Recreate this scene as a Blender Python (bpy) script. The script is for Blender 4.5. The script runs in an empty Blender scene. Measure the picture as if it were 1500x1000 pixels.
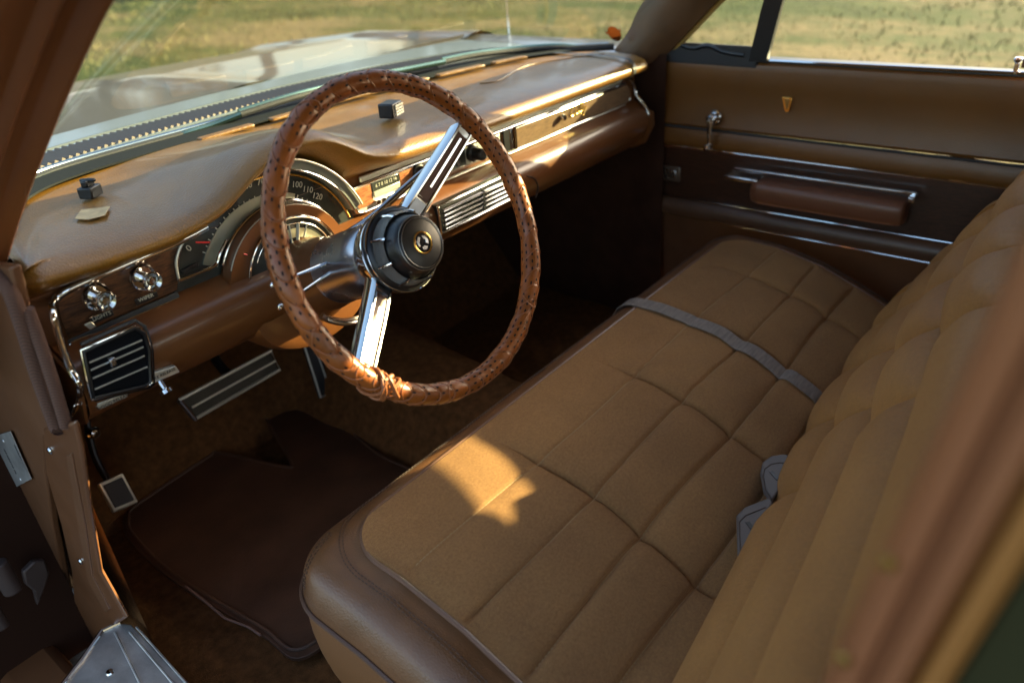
import bpy, bmesh, math, random
import numpy as np
from mathutils import Vector, Matrix, Euler
random.seed(4); rng = np.random.default_rng(4)
S = bpy.context.scene
COL = S.collection
PI = math.pi

# ------------------------------------------------------------------ camera (metres, car frame: x right, y forward, z up)
RX = np.array([[0.6187, 0.4240, -0.6614], [-0.7827, 0.2604, -0.5653], [-0.0675, 0.8674, 0.4929]])
F = 1121.03
CAM = np.array([-1.0240, -0.6950, 1.2670])
def _orth():
    V1 = np.array([-800., -15.]); V2 = np.array([1800., -220.]); P = np.array([750., 500.])
    f = math.sqrt(-np.dot(V1-P, V2-P))
    d = lambda v: (lambda r: r/np.linalg.norm(r))(np.array([v[0]-P[0], -(v[1]-P[1]), -f]))
    fy = d(V1); fx = d(V2); fz = np.cross(fx, fy)
    return np.array([fx, fy, fz]), f
RX, F = _orth()
cam = bpy.data.cameras.new('camera'); camo = bpy.data.objects.new('camera', cam); COL.objects.link(camo)
M = Matrix([list(r) for r in RX]).to_4x4(); M.translation = Vector(CAM); camo.matrix_world = M
cam.sensor_width = 36; cam.lens = F/1500*36; cam.clip_start = 0.02; cam.clip_end = 500
cam.dof.use_dof = True; cam.dof.focus_distance = 1.15; cam.dof.aperture_fstop = 2.8
S.camera = camo

# ------------------------------------------------------------------ daylight
SUN = Vector((-1.0, 0.45, -0.35)).normalized()          # direction the light travels
elev = math.asin(-SUN.z); az = math.atan2(-SUN.x, -SUN.y)   # azimuth of the sun from +Y, clockwise
W = bpy.data.worlds.new('World'); S.world = W; W.use_nodes = True
nt = W.node_tree; nt.nodes.clear()
out = nt.nodes.new('ShaderNodeOutputWorld'); bg = nt.nodes.new('ShaderNodeBackground'); sky = nt.nodes.new('ShaderNodeTexSky')
sky.sky_type = 'NISHITA'; sky.sun_disc = False; sky.sun_elevation = elev; sky.sun_rotation = az; sky.air_density = 1.0; sky.dust_density = 2.5
bg.inputs['Strength'].default_value = 0.115
wtc = nt.nodes.new('ShaderNodeTexCoord'); wmp = nt.nodes.new('ShaderNodeMapping'); wmp.inputs['Scale'].default_value = (1, 1, 2.6); cl_ = nt.nodes.new('ShaderNodeTexNoise'); cl_.inputs['Scale'].default_value = 3.2; cl_.inputs['Detail'].default_value = 7; cl_.inputs['Roughness'].default_value = .6
cr_ = nt.nodes.new('ShaderNodeValToRGB'); cr_.color_ramp.elements[0].position = .50; cr_.color_ramp.elements[1].position = .68; cr_.color_ramp.elements[1].color = (.7, .7, .7, 1)
bw = nt.nodes.new('ShaderNodeRGBToBW'); vm = nt.nodes.new('ShaderNodeVectorMath'); vm.operation = 'SCALE'; vm.inputs[0].default_value = (1.25, 1.2, 1.12); mxc = nt.nodes.new('ShaderNodeMix'); mxc.data_type = 'RGBA'
for a_, b_ in ((wtc.outputs['Generated'], wmp.inputs[0]), (wmp.outputs[0], cl_.inputs['Vector']), (cl_.outputs['Fac'], cr_.inputs[0]), (sky.outputs[0], bw.inputs[0]), (bw.outputs[0], vm.inputs['Scale']), (cr_.outputs[0], mxc.inputs[0]), (sky.outputs[0], mxc.inputs[6]), (vm.outputs[0], mxc.inputs[7]), (mxc.outputs[2], bg.inputs[0]), (bg.outputs[0], out.inputs[0])): nt.links.new(a_, b_)
sl = bpy.data.lights.new('sun', 'SUN'); sl.energy = 5.0; sl.angle = math.radians(0.45); sl.color = (1.0, 0.86, 0.43)
so = bpy.data.objects.new('sun', sl); COL.objects.link(so); so.rotation_euler = SUN.to_track_quat('-Z', 'Y').to_euler(); so.location = (3, -2, 3)
S.view_settings.view_transform = 'Standard'; S.view_settings.look = 'None'; S.view_settings.gamma = 1.0
S.view_settings.use_curve_mapping = False; S.view_settings.exposure = 2.48
S.cycles.max_bounces = 8; S.cycles.diffuse_bounces = 4; S.cycles.glossy_bounces = 4; S.cycles.transparent_max_bounces = 12

# ------------------------------------------------------------------ measuring helpers
def ray(px, py): return RX @ (np.array([px-750, -(py-500), -F])/F)
def X(px, py, x): r = ray(px, py); return Vector(CAM + r*(x-CAM[0])/r[0])
def Y(px, py, y): r = ray(px, py); return Vector(CAM + r*(y-CAM[1])/r[1])
def Z(px, py, z): r = ray(px, py); return Vector(CAM + r*(z-CAM[2])/r[2])

# ------------------------------------------------------------------ materials
MATS = {}
def mat(name, col, rough=0.5, metal=0.0, coat=0.0, var=0.0, vscale=8, bump=0.0, bscale=300, btype='noise', sheen=0.0, spec=0.5, stretch=(1,1,1), col2=None, detail=4, rvar=0.0):
    if name in MATS: return MATS[name]
    m = bpy.data.materials.new(name); m.use_nodes = True; n = m.node_tree.nodes; l = m.node_tree.links
    b = n['Principled BSDF']
    b.inputs['Roughness'].default_value = rough; b.inputs['Metallic'].default_value = metal
    b.inputs['Coat Weight'].default_value = coat; b.inputs['Coat Roughness'].default_value = 0.08
    b.inputs['Sheen Weight'].default_value = sheen; b.inputs['Specular IOR Level'].default_value = spec
    b.inputs['Base Color'].default_value = (*col, 1)
    tc = n.new('ShaderNodeTexCoord'); mp = n.new('ShaderNodeMapping'); l.new(tc.outputs['Object'], mp.inputs[0]); mp.inputs['Scale'].default_value = stretch
    if var > 0 or col2:
        t = n.new('ShaderNodeTexNoise'); t.inputs['Scale'].default_value = vscale; t.inputs['Detail'].default_value = detail; t.inputs['Roughness'].default_value = .6
        l.new(mp.outputs[0], t.inputs['Vector'])
        r = n.new('ShaderNodeValToRGB'); c2 = col2 or tuple(c*(1-var) for c in col); c1 = col if col2 else tuple(min(1, c*(1+var*.6)) for c in col)
        r.color_ramp.elements[0].color = (*c2, 1); r.color_ramp.elements[1].color = (*c1, 1)
        r.color_ramp.elements[0].position = .32; r.color_ramp.elements[1].position = .68
        l.new(t.outputs['Fac'], r.inputs[0]); l.new(r.outputs[0], b.inputs['Base Color'])
    if rvar > 0:
        t3 = n.new('ShaderNodeTexNoise'); t3.inputs['Scale'].default_value = 14; t3.inputs['Detail'].default_value = 6
        l.new(mp.outputs[0], t3.inputs['Vector'])
        mr = n.new('ShaderNodeMapRange'); mr.inputs[3].default_value = max(0, rough-rvar); mr.inputs[4].default_value = rough+rvar
        l.new(t3.outputs['Fac'], mr.inputs[0]); l.new(mr.outputs[0], b.inputs['Roughness'])
    if bump > 0:
        bp = n.new('ShaderNodeBump'); bp.inputs['Strength'].default_value = bump; bp.inputs['Distance'].default_value = 0.002
        if btype == 'noise':
            t2 = n.new('ShaderNodeTexNoise'); t2.inputs['Scale'].default_value = bscale; t2.inputs['Detail'].default_value = 3; o = t2.outputs['Fac']
        elif btype == 'voronoi':
            t2 = n.new('ShaderNodeTexVoronoi'); t2.inputs['Scale'].default_value = bscale; o = t2.outputs['Distance']
        l.new(mp.outputs[0], t2.inputs['Vector']); l.new(o, bp.inputs['Height']); l.new(bp.outputs[0], b.inputs['Normal'])
    MATS[name] = m; return m

def weave_mat(name, col, dark, scale, rgh=.8):
    m = mat(name, col, rough=rgh, sheen=.04, spec=.35)
    n = m.node_tree.nodes; l = m.node_tree.links; b = n['Principled BSDF']; tc = [x for x in n if x.type == 'TEX_COORD'][0]
    ws = []
    for ax in ('X', 'Y'):
        w = n.new('ShaderNodeTexWave'); w.wave_type = 'BANDS'; w.bands_direction = ax; w.inputs['Scale'].default_value = scale; w.inputs['Distortion'].default_value = 1.5; w.inputs['Detail Scale'].default_value = 2
        l.new(tc.outputs['Object'], w.inputs['Vector']); ws.append(w)
    mul = n.new('ShaderNodeMath'); mul.operation = 'MULTIPLY'; l.new(ws[0].outputs['Fac'], mul.inputs[0]); l.new(ws[1].outputs['Fac'], mul.inputs[1])
    t = n.new('ShaderNodeTexNoise'); t.inputs['Scale'].default_value = 260; t.inputs['Detail'].default_value = 6; t.inputs['Roughness'].default_value = .75; l.new(tc.outputs['Object'], t.inputs['Vector'])
    t4 = n.new('ShaderNodeTexNoise'); t4.inputs['Scale'].default_value = 6; t4.inputs['Detail'].default_value = 5; l.new(tc.outputs['Object'], t4.inputs['Vector'])
    ad = n.new('ShaderNodeMath'); ad.operation = 'MULTIPLY_ADD'; l.new(t.outputs['Fac'], ad.inputs[0]); ad.inputs[1].default_value = 1.1; l.new(mul.outputs[0], ad.inputs[2])
    ad2 = n.new('ShaderNodeMath'); ad2.operation = 'MULTIPLY_ADD'; l.new(t4.outputs['Fac'], ad2.inputs[0]); ad2.inputs[1].default_value = .7; l.new(ad.outputs[0], ad2.inputs[2])
    r = n.new('ShaderNodeValToRGB'); r.color_ramp.elements[0].color = (*dark, 1); r.color_ramp.elements[1].color = (*col, 1); r.color_ramp.elements[0].position = .48; r.color_ramp.elements[1].position = .98
    dv = n.new('ShaderNodeMath'); dv.operation = 'MULTIPLY'; l.new(ad2.outputs[0], dv.inputs[0]); dv.inputs[1].default_value = .62
    l.new(dv.outputs[0], r.inputs[0]); l.new(r.outputs[0], b.inputs['Base Color'])
    bp = n.new('ShaderNodeBump'); bp.inputs['Strength'].default_value = .8; bp.inputs['Distance'].default_value = .002
    l.new(ad.outputs[0], bp.inputs['Height']); l.new(bp.outputs[0], b.inputs['Normal'])
    return m

LEATHER = mat('tan_vinyl', (.20, .090, .010), rough=.36, coat=.25, var=.25, vscale=9, bump=.30, bscale=380, btype='voronoi', rvar=.12, detail=7)
SEATLEA = mat('brown_seat_leather', (.135, .060, .024), rough=.34, var=.3, vscale=7, bump=.18, bscale=420, btype='voronoi', rvar=.1)
FABRIC = weave_mat('tan_seat_cloth', (.56, .285, .092), (.20, .088, .027), 260)
BACKFAB = weave_mat('ochre_seat_cloth', (.62, .29, .070), (.29, .115, .024), 260, .5)
PAINT = mat('brown_body_paint', (.14, .056, .022), rough=.38, coat=.3, var=.15, vscale=5, bump=.05, bscale=60, rvar=.1)
PAINTL = mat('pale_brown_paint', (.14, .060, .026), rough=.42, coat=.2, var=.15, vscale=5, rvar=.1)
DASHMET = mat('brown_dash_metal', (.125, .043, .011), rough=.36, coat=.25, var=.12, vscale=7, bump=.04, bscale=240, rvar=.08)
CHROME = mat('chrome', (.66, .66, .65), rough=.09, metal=1, rvar=.05, bump=.03, bscale=35)
STEEL = mat('brushed_steel', (.42, .43, .46), rough=.27, metal=1, rvar=.08, bump=.05, bscale=120, stretch=(1, 1, 1))
ALU = mat('scuffed_aluminium', (.55, .54, .52), rough=.42, metal=.75, var=.25, vscale=20, rvar=.15, bump=.2, bscale=160)
BLACK = mat('black_plastic', (.006, .006, .007), rough=.36, rvar=.06)
RUBBER = mat('black_rubber', (.02, .02, .022), rough=.75, bump=.2, bscale=200)
MOLD = mat('dark_moulding', (.03, .033, .035), rough=.45)
RIMLEA = mat('wheel_cover_leather', (.24, .064, .009), rough=.36, var=.3, vscale=22, bump=.22, bscale=260, rvar=.1)
LACE = mat('lacing_leather', (.26, .080, .022), rough=.45, bump=.2, bscale=500)
HOLE = mat('perforation', (.015, .007, .005), rough=.9)
CARPET = mat('brown_carpet', (.105, .046, .016), rough=1, var=.35, vscale=60, bump=1.0, bscale=420, spec=.1, detail=8)
MATRUB = mat('brown_rubber_mat', (.062, .027, .014), rough=.5, var=.35, vscale=9, bump=.35, bscale=260, rvar=.12, detail=8)
BELT = mat('grey_webbing', (.19, .155, .13), rough=.65, var=.35, vscale=90, bump=1.0, bscale=260, stretch=(.3, 2.5, 1))
BELTEND = mat('grey_belt_sleeve', (.10, .080, .072), rough=.5, var=.1, vscale=20)
GOLD = mat('gold_metal', (.75, .48, .13), rough=.25, metal=1)
WHITEP = mat('dial_white', (.42, .41, .33), rough=.5)
RED = mat('needle_red', (.75, .02, .02), rough=.4)
DIAL = mat('dial_face_dark', (.03, .034, .03), rough=.25, var=.3, vscale=40, coat=.5)
DIALG = mat('dial_ring_satin', (.45, .45, .34), rough=.32, metal=.85, rvar=.1, bump=.05, bscale=50)
TRIM = mat('satin_trim', (.66, .65, .56), rough=.36, metal=.75, rvar=.12, bump=.1, bscale=90)
HOODP = mat('metallic_hood_paint', (.11, .095, .075), rough=.36, metal=.25, coat=.6, var=.08, vscale=3)
COWL = mat('cowl_paint', (.20, .23, .25), rough=.3, metal=.3, coat=.6)
CLOTHB = mat('woven_windlace', (.10, .045, .028), rough=.9, bump=.6, bscale=420)
def _wl():
    n = CLOTHB.node_tree.nodes; l = CLOTHB.node_tree.links; b = n['Principled BSDF']; tc = [x for x in n if x.type == 'TEX_COORD'][0]
    w = n.new('ShaderNodeTexWave'); w.bands_direction = 'DIAGONAL'; w.inputs['Scale'].default_value = 170; w.inputs['Distortion'].default_value = .8; r = n.new('ShaderNodeValToRGB'); r.color_ramp.elements[0].color = (.055, .025, .016, 1); r.color_ramp.elements[1].color = (.125, .060, .038, 1)
    l.new(tc.outputs['Object'], w.inputs['Vector']); l.new(w.outputs['Fac'], r.inputs[0]); l.new(r.outputs[0], b.inputs['Base Color'])
_wl()
HEADL = mat('headliner', (.50, .36, .22), rough=.9)
TAPE = mat('masking_tape', (.45, .33, .17), rough=.7, var=.25, vscale=60)
STICK = mat('amber_sticker', (.07, .017, .004), rough=1, spec=0)

def wood(name, a, b_, sc=6):
    m = mat(name, a, rough=.33, coat=.3); n = m.node_tree.nodes; l = m.node_tree.links; b = n['Principled BSDF']
    tc = [x for x in n if x.type == 'TEX_COORD'][0]; mp = n.new('ShaderNodeMapping'); mp.inputs['Scale'].default_value = (1.2, 1, 9); l.new(tc.outputs['Object'], mp.inputs[0])
    t = n.new('ShaderNodeTexNoise'); t.inputs['Scale'].default_value = 34; t.inputs['Detail'].default_value = 8; t.inputs['Roughness'].default_value = .7; t.inputs['Distortion'].default_value = 1.2
    l.new(mp.outputs[0], t.inputs['Vector']); r = n.new('ShaderNodeValToRGB'); r.color_ramp.elements[0].color = (*b_, 1); r.color_ramp.elements[1].color = (*a, 1); r.color_ramp.elements[0].position = .4; r.color_ramp.elements[1].position = .62
    l.new(t.outputs['Fac'], r.inputs[0]); l.new(r.outputs[0], b.inputs['Base Color']); return m
WOOD = wood('walnut_veneer', (.13, .055, .022), (.030, .012, .006))
WOODR = wood('reddish_veneer', (.42, .16, .06), (.16, .05, .02))
WOODD = wood('dark_door_veneer', (.055, .020, .010), (.018, .008, .005))

def glass(name, tint, gl=.9, rough=.0):
    m = bpy.data.materials.new(name); m.use_nodes = True; n = m.node_tree.nodes; l = m.node_tree.links; n.clear()
    o = n.new('ShaderNodeOutputMaterial'); mx = n.new('ShaderNodeMixShader'); tr = n.new('ShaderNodeBsdfTransparent'); g = n.new('ShaderNodeBsdfGlossy')
    fr = n.new('ShaderNodeFresnel'); fr.inputs['IOR'].default_value = 1.5; mu = n.new('ShaderNodeMath'); mu.operation = 'MULTIPLY'; mu.inputs[1].default_value = gl
    tr.inputs[0].default_value = (*tint, 1); g.inputs['Roughness'].default_value = rough
    l.new(fr.outputs[0], mu.inputs[0]); l.new(mu.outputs[0], mx.inputs[0]); l.new(tr.outputs[0], mx.inputs[1]); l.new(g.outputs[0], mx.inputs[2]); l.new(mx.outputs[0], o.inputs[0]); return m
GLASS = glass('tinted_glass', (.90, .95, .92), .18)
CLEAR = glass('clear_lens', (.93, .95, .93), .9)
CRYSTAL = mat('clear_acrylic', (.9, .9, .9), rough=.05); CRYSTAL.node_tree.nodes['Principled BSDF'].inputs['Transmission Weight'].default_value = .9

# ------------------------------------------------------------------ mesh helpers
class MB:
    def __init__(s): s.v = []; s.f = []
    def add(s, vs, fs):
        o = len(s.v); s.v += [tuple(v) for v in vs]; s.f += [tuple(i+o for i in f) for f in fs]; return s
    def grid(s, rows, cu=False, cv=False):
        n, m = len(rows), len(rows[0]); vs = [p for r in rows for p in r]; fs = []
        for i in range(n if cu else n-1):
            for j in range(m if cv else m-1):
                a = i*m+j; b = i*m+(j+1) % m; c = ((i+1) % n)*m+(j+1) % m; d = ((i+1) % n)*m+j; fs.append((a, b, c, d))
        return s.add(vs, fs)
    def tube(s, path, r, n=12, closed=False, caps=True, sx=1.0):
        path = [Vector(p) for p in path]; N = len(path); rows = []
        rr = r if hasattr(r, '__len__') else [r]*N
        up = None
        for i, p in enumerate(path):
            if closed: t = path[(i+1) % N]-path[i-1]
            else: t = path[min(i+1, N-1)]-path[max(i-1, 0)]
            t.normalize()
            if up is None: up = Vector((0, 0, 1)) if abs(t.z) < .9 else Vector((1, 0, 0))
            a = t.cross(up).normalized(); up = a.cross(t).normalized()
            rows.append([p+a*math.cos(q*2*PI/n)*rr[i]*sx+up*math.sin(q*2*PI/n)*rr[i] for q in range(n)])
        o = len(s.v); s.grid(rows, cu=closed, cv=True)
        if caps and not closed:
            s.f.append(tuple(o+q for q in range(n))); s.f.append(tuple(o+(N-1)*n+q for q in range(n-1, -1, -1)))
        return s
    def lathe(s, prof, o, ax, n=48, a0=0, a1=2*PI, ref=None):   # prof: (r, h) along ax from o
        o = Vector(o); ax = Vector(ax).normalized(); ref = Vector(ref) if ref else (Vector((0, 0, 1)) if abs(ax.z) < .9 else Vector((1, 0, 0)))
        u = (ref-ax*ref.dot(ax)).normalized(); w = ax.cross(u); full = abs(a1-a0-2*PI) < 1e-6; rows = []
        k = n if full else n+1
        for i in range(k):
            a = a0+(a1-a0)*i/n
            rows.append([o+ax*h+(u*math.cos(a)+w*math.sin(a))*max(r, 1e-5) for r, h in prof])
        return s.grid(rows, cu=full)
    def box(s, c, d, rot=None):
        c = Vector(c); R = rot or Matrix.Identity(3)
        vs = [c+R @ Vector((x*d[0]/2, y*d[1]/2, z*d[2]/2)) for x in (-1, 1) for y in (-1, 1) for z in (-1, 1)]
        return s.add(vs, [(0, 1, 3, 2), (4, 6, 7, 5), (0, 4, 5, 1), (2, 3, 7, 6), (0, 2, 6, 4), (1, 5, 7, 3)])
    def prism(s, pts, d):      # polygon extruded by vector d
        pts = [Vector(p) for p in pts]; n = len(pts); d = Vector(d)
        vs = pts+[p+d for p in pts]
        return s.add(vs, [tuple(range(n)), tuple(range(2*n-1, n-1, -1))]+[(i, i+n, (i+1) % n+n, (i+1) % n) for i in range(n)])
    def strip(s, path, wv, tv):   # ribbon with rectangular section
        wv = Vector(wv); tv = Vector(tv); rows = []
        for p in path:
            p = Vector(p); rows.append([p-wv/2, p+wv/2, p+wv/2+tv, p-wv/2+tv])
        o = len(s.v); s.grid(rows, cv=True); n = len(path); s.f.append((o, o+1, o+2, o+3)); s.f.append((o+(n-1)*4+3, o+(n-1)*4+2, o+(n-1)*4+1, o+(n-1)*4)); return s
    def build(s, name, m, parent=None, bevel=0, sub=0, ang=35, thick=0, seg=2):
        me = bpy.data.meshes.new(name); me.from_pydata(s.v, [], s.f)
        bm = bmesh.new(); bm.from_mesh(me); bmesh.ops.recalc_face_normals(bm, faces=bm.faces)
        bm.to_mesh(me); bm.free()
        me.polygons.foreach_set('use_smooth', [True]*len(me.polygons)); me.set_sharp_from_angle(angle=math.radians(ang))
        me.materials.append(m); o = bpy.data.objects.new(name, me); COL.objects.link(o)
        if thick: md = o.modifiers.new('solid', 'SOLIDIFY'); md.thickness = thick; md.offset = 0
        if bevel: md = o.modifiers.new('bevel', 'BEVEL'); md.width = bevel; md.segments = seg; md.limit_method = 'ANGLE'; md.angle_limit = math.radians(40)
        if sub: md = o.modifiers.new('sub', 'SUBSURF'); md.levels = sub; md.render_levels = sub
        if parent: attach(o, parent)
        return o
def wloc(o):
    v = Vector(o.location); 
    return v
def attach(o, parent):
    o.parent = parent; o.matrix_parent_inverse = Matrix.Translation(-Vector(parent['_w']))
    o['_w'] = (0.0, 0.0, 0.0)
def thing(name, label, cat, loc=(0, 0, 0), group=None):
    o = bpy.data.objects.new(name, None); COL.objects.link(o); o.location = loc; o.empty_display_size = .05
    o['label'] = label; o['category'] = cat; o['_w'] = tuple(float(c) for c in loc)
    if group: o['group'] = group
    return o
def tag(o, label, cat, group=None):
    o['label'] = label; o['category'] = cat
    if group: o['group'] = group
    return o
def text_into(mb, s, o, u, v, h, thick=.0006, align='CENTER', shear=0, bold=0):
    c = bpy.data.curves.new('t', 'FONT'); c.body = s; c.size = h; c.align_x = align; c.align_y = 'CENTER'; c.extrude = thick/2; c.shear = shear; c.resolution_u = 3; c.offset = bold
    ob = bpy.data.objects.new('t', c); COL.objects.link(ob); dg = bpy.context.evaluated_depsgraph_get(); me = bpy.data.meshes.new_from_object(ob.evaluated_get(dg))
    u = Vector(u).normalized(); v = Vector(v).normalized(); w = u.cross(v)
    vs = [Vector(o)+u*q.co.x+v*q.co.y+w*q.co.z for q in me.vertices]
    mb.add(vs, [tuple(p.vertices) for p in me.polygons]); bpy.data.objects.remove(ob); bpy.data.meshes.remove(me); bpy.data.curves.remove(c); return mb
def lerp(a, b, t): return a+(b-a)*t
def interp(x, xs, ys): return float(np.interp(x, xs, ys))
def spline(pts, n=8):
    P = [Vector(p) for p in pts]; out = []
    for i in range(len(P)-1):
        p0 = P[max(i-1, 0)]; p1 = P[i]; p2 = P[i+1]; p3 = P[min(i+2, len(P)-1)]
        for k in range(n):
            t = k/n; out.append(.5*((2*p1)+(p2-p0)*t+(2*p0-5*p1+4*p2-p3)*t*t+(3*p1-p0-3*p2+p3)*t**3))
    out.append(P[-1]); return out

# ================================================================== GROUND
mg = mat('ground_grass', (.1, .1, .04), rough=.95, spec=.1)
n = mg.node_tree.nodes; l = mg.node_tree.links; b = n['Principled BSDF']; tc = [x for x in n if x.type == 'TEX_COORD'][0]
mp = n.new('ShaderNodeMapping'); mp.inputs['Rotation'].default_value = (0, 0, math.radians(-40)); mp.inputs['Scale'].default_value = (1.0, .45, 1); l.new(tc.outputs['Object'], mp.inputs[0])
t1 = n.new('ShaderNodeTexNoise'); t1.inputs['Scale'].default_value = .55; t1.inputs['Detail'].default_value = 9; t1.inputs['Roughness'].default_value = .68; l.new(mp.outputs[0], t1.inputs['Vector'])
t2 = n.new('ShaderNodeTexNoise'); t2.inputs['Scale'].default_value = 7; t2.inputs['Detail'].default_value = 6; t2.inputs['Roughness'].default_value = .7; l.new(tc.outputs['Object'], t2.inputs['Vector'])
r1 = n.new('ShaderNodeValToRGB'); e = r1.color_ramp.elements; e[0].position = .36; e[0].color = (.020, .030, .009, 1); e[1].position = .62; e[1].color = (.125, .098, .050, 1)
k = e.new(.46); k.color = (.038, .053, .015, 1); k = e.new(.54); k.color = (.066, .066, .027, 1)
mxx = n.new('ShaderNodeMath'); mxx.operation = 'MULTIPLY_ADD'; mxx.inputs[1].default_value = .38; l.new(t2.outputs['Fac'], mxx.inputs[0])
sb = n.new('ShaderNodeMath'); sb.operation = 'SUBTRACT'; sb.inputs[1].default_value = .19; l.new(t1.outputs['Fac'], sb.inputs[0]); l.new(sb.outputs[0], mxx.inputs[2])
t5 = n.new('ShaderNodeTexNoise'); t5.inputs['Scale'].default_value = .22; t5.inputs['Detail'].default_value = 3; l.new(mp.outputs[0], t5.inputs['Vector']); m5 = n.new('ShaderNodeMath'); m5.operation = 'MULTIPLY_ADD'; m5.inputs[1].default_value = .5; l.new(t5.outputs['Fac'], m5.inputs[0]); m6 = n.new('ShaderNodeMath'); m6.operation = 'SUBTRACT'; m6.inputs[1].default_value = .25; l.new(mxx.outputs[0], m6.inputs[0]); l.new(m6.outputs[0], m5.inputs[2]); l.new(m5.outputs[0], r1.inputs[0]); l.new(r1.outputs[0], b.inputs['Base Color'])
bp = n.new('ShaderNodeBump'); bp.inputs['Strength'].default_value = .6; bp.inputs['Distance'].default_value = .08; l.new(t2.outputs['Fac'], bp.inputs['Height']); l.new(bp.outputs[0], b.inputs['Normal'])
N = 90; rows = []
for i in range(N+1):
    r_ = []
    for j in range(N+1):
        x = math.copysign(abs(i/N*2-1)**2.2*220, i/N*2-1); y = math.copysign(abs(j/N*2-1)**2.2*220, j/N*2-1)
        d = math.hypot(x, y); r_.append((x, y, -.02+.06*min(1, max(0, d-3)/4)*(math.sin(x*1.3+y*.7)+math.sin(y*1.9-x*.4))*.5))
    rows.append(r_)
g = MB().grid(rows).build('ground', mg); g['kind'] = 'structure'
gv = mat('gravel_stones', (.20, .17, .14), rough=.9, col2=(.06, .045, .035), vscale=60, bump=1, bscale=90)
o = MB().grid([[(x, y, .062+.004*math.sin(x*40)*math.sin(y*37)) for y in np.linspace(-2.5, 3, 40)] for x in np.linspace(-2.6, -.55, 30)]).build('gravel_path', gv); o['kind'] = 'structure'
# dry grass tufts: one mass
mt_ = mat('dry_grass_blades', (.19, .16, .075), rough=.8, col2=(.060, .085, .022), vscale=.5, spec=.2, detail=6)
gb = MB()
for k in range(12000):
    a = math.radians(rng.uniform(8, 92)); d = 2.2+rng.random()**1.3*20
    x = -1+math.sin(a)*d; y = -.7+math.cos(a)*d
    if abs(x) < 1.1 and y < 2.6: continue
    h = rng.uniform(.010, .028)*(1+.03*d); w = .003+.0008*d; q = rng.uniform(0, PI); cx, sy = math.cos(q)*w, math.sin(q)*w; lx, ly = rng.normal(0, h*.5, 2)
    gb.add([(x-cx, y-sy, -.03), (x+cx, y+sy, -.03), (x+lx, y+ly, h)], [(0, 1, 2)])
o = gb.build('grass', mt_); o['kind'] = 'stuff'; tag(o, 'short dry green and straw coloured grass outside the car windows', 'grass')

BARK = mat('tree_bark', (.10, .075, .05), rough=.95, var=.4, vscale=5, bump=1, bscale=20); LEAF = mat('tree_leaves', (.09, .11, .03), rough=.7, col2=(.035, .05, .015), vscale=.8)
for i in range(9):
    a = math.radians(-22+i*11); d = 27+rng.uniform(-2, 4); bx, by = math.sin(a)*d, math.cos(a)*d; ht = rng.uniform(8.5, 12)
    t = thing('tree', 'leafy tree standing at the far edge of the field beyond the car', 'tree', (bx, by, 0), 'trees at the edge of the field')
    tb = MB(); tb.tube([(bx, by, -.1), (bx+.1, by, ht*.35), (bx+rng.uniform(-.4, .4), by, ht*.8)], [.28, .2, .06], 9)
    for k in range(6):
        q = rng.uniform(0, 2*PI); z0 = ht*rng.uniform(.3, .6); tb.tube([(bx+.08, by, z0), (bx+math.cos(q)*1.2, by+math.sin(q)*1.2, z0+.9), (bx+math.cos(q)*2.2, by+math.sin(q)*2.2, z0+2.1)], [.09, .06, .02], 6)
    tb.build('trunk', BARK, t)
    cb = MB(); cl3 = [(rng.normal(0, 1.5), rng.normal(0, 1.5), ht*rng.uniform(.32, .92), rng.uniform(.7, 1.5)) for _ in range(22)]
    for k in range(2600):
        c = cl3[k % 22]; v = rng.normal(size=3); v /= np.linalg.norm(v); p = np.array([bx+c[0], by+c[1], c[2]])+v*c[3]*rng.random()**.4; u = rng.normal(size=3)*.16; w = rng.normal(size=3)*.16
        cb.add([tuple(p-u), tuple(p+w), tuple(p+u), tuple(p-w)], [(0, 1, 2, 3)])
    cb.build('crown', LEAF, t)

# ================================================================== CAR BODY
car = thing('car_body', 'brown body shell of the vintage sedan around the cabin with open doorway', 'car body', (0, 0, .2))
HW = .72
def yw(x): return .668-.31*(min(-x, .76)/.74)**11 if x < 0 else .668-.04*min(1, x/.4)-.29*(min(x, .76)/.74)**5          # windscreen foot in plan
# hood
rows = []
for j in range(41):
    y = lerp(.90, 2.22, j/40); r_ = []
    for i in range(61):
        x = lerp(-.93, .93, i/60); z = interp(y, [.9, 1.4, 2.0, 2.22], [.955, .94, .875, .83])
        z -= .02*(x/.9)**2; z += .016*math.exp(-((abs(x)-.80)/.05)**2)-.03*max(0, (abs(x)-.83)/.1)**2; z += .006*math.exp(-(x/.06)**2)
        r_.append((x, y, z))
    rows.append(r_)
rows.append([(p[0], p[1]+.02, p[2]-.05) for p in rows[-1]]); rows.append([(p[0], p[1]+.0, p[2]-.4) for p in rows[-1]])
MB().grid(rows).build('hood', HOODP, car)
MB().grid([[(sx*.93, y, .2 if k else interp(y, [.0, .9, 1.4, 2.0, 2.22], [.92, .92, .905, .845, .80])) for k in (0, 1)] for y in np.linspace(.40, 2.2, 30) for sx in (1,)]).build('fender', HOODP, car)
for sx in (-1, 1): MB().grid([[(sx*x, y, z) for x, z in ((.66, .925), (.72, .932), (.80, .945), (.86, .935), (.93, .90))] for y in np.linspace(.34, .92, 8)]).build('fender_top', HOODP, car)
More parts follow.
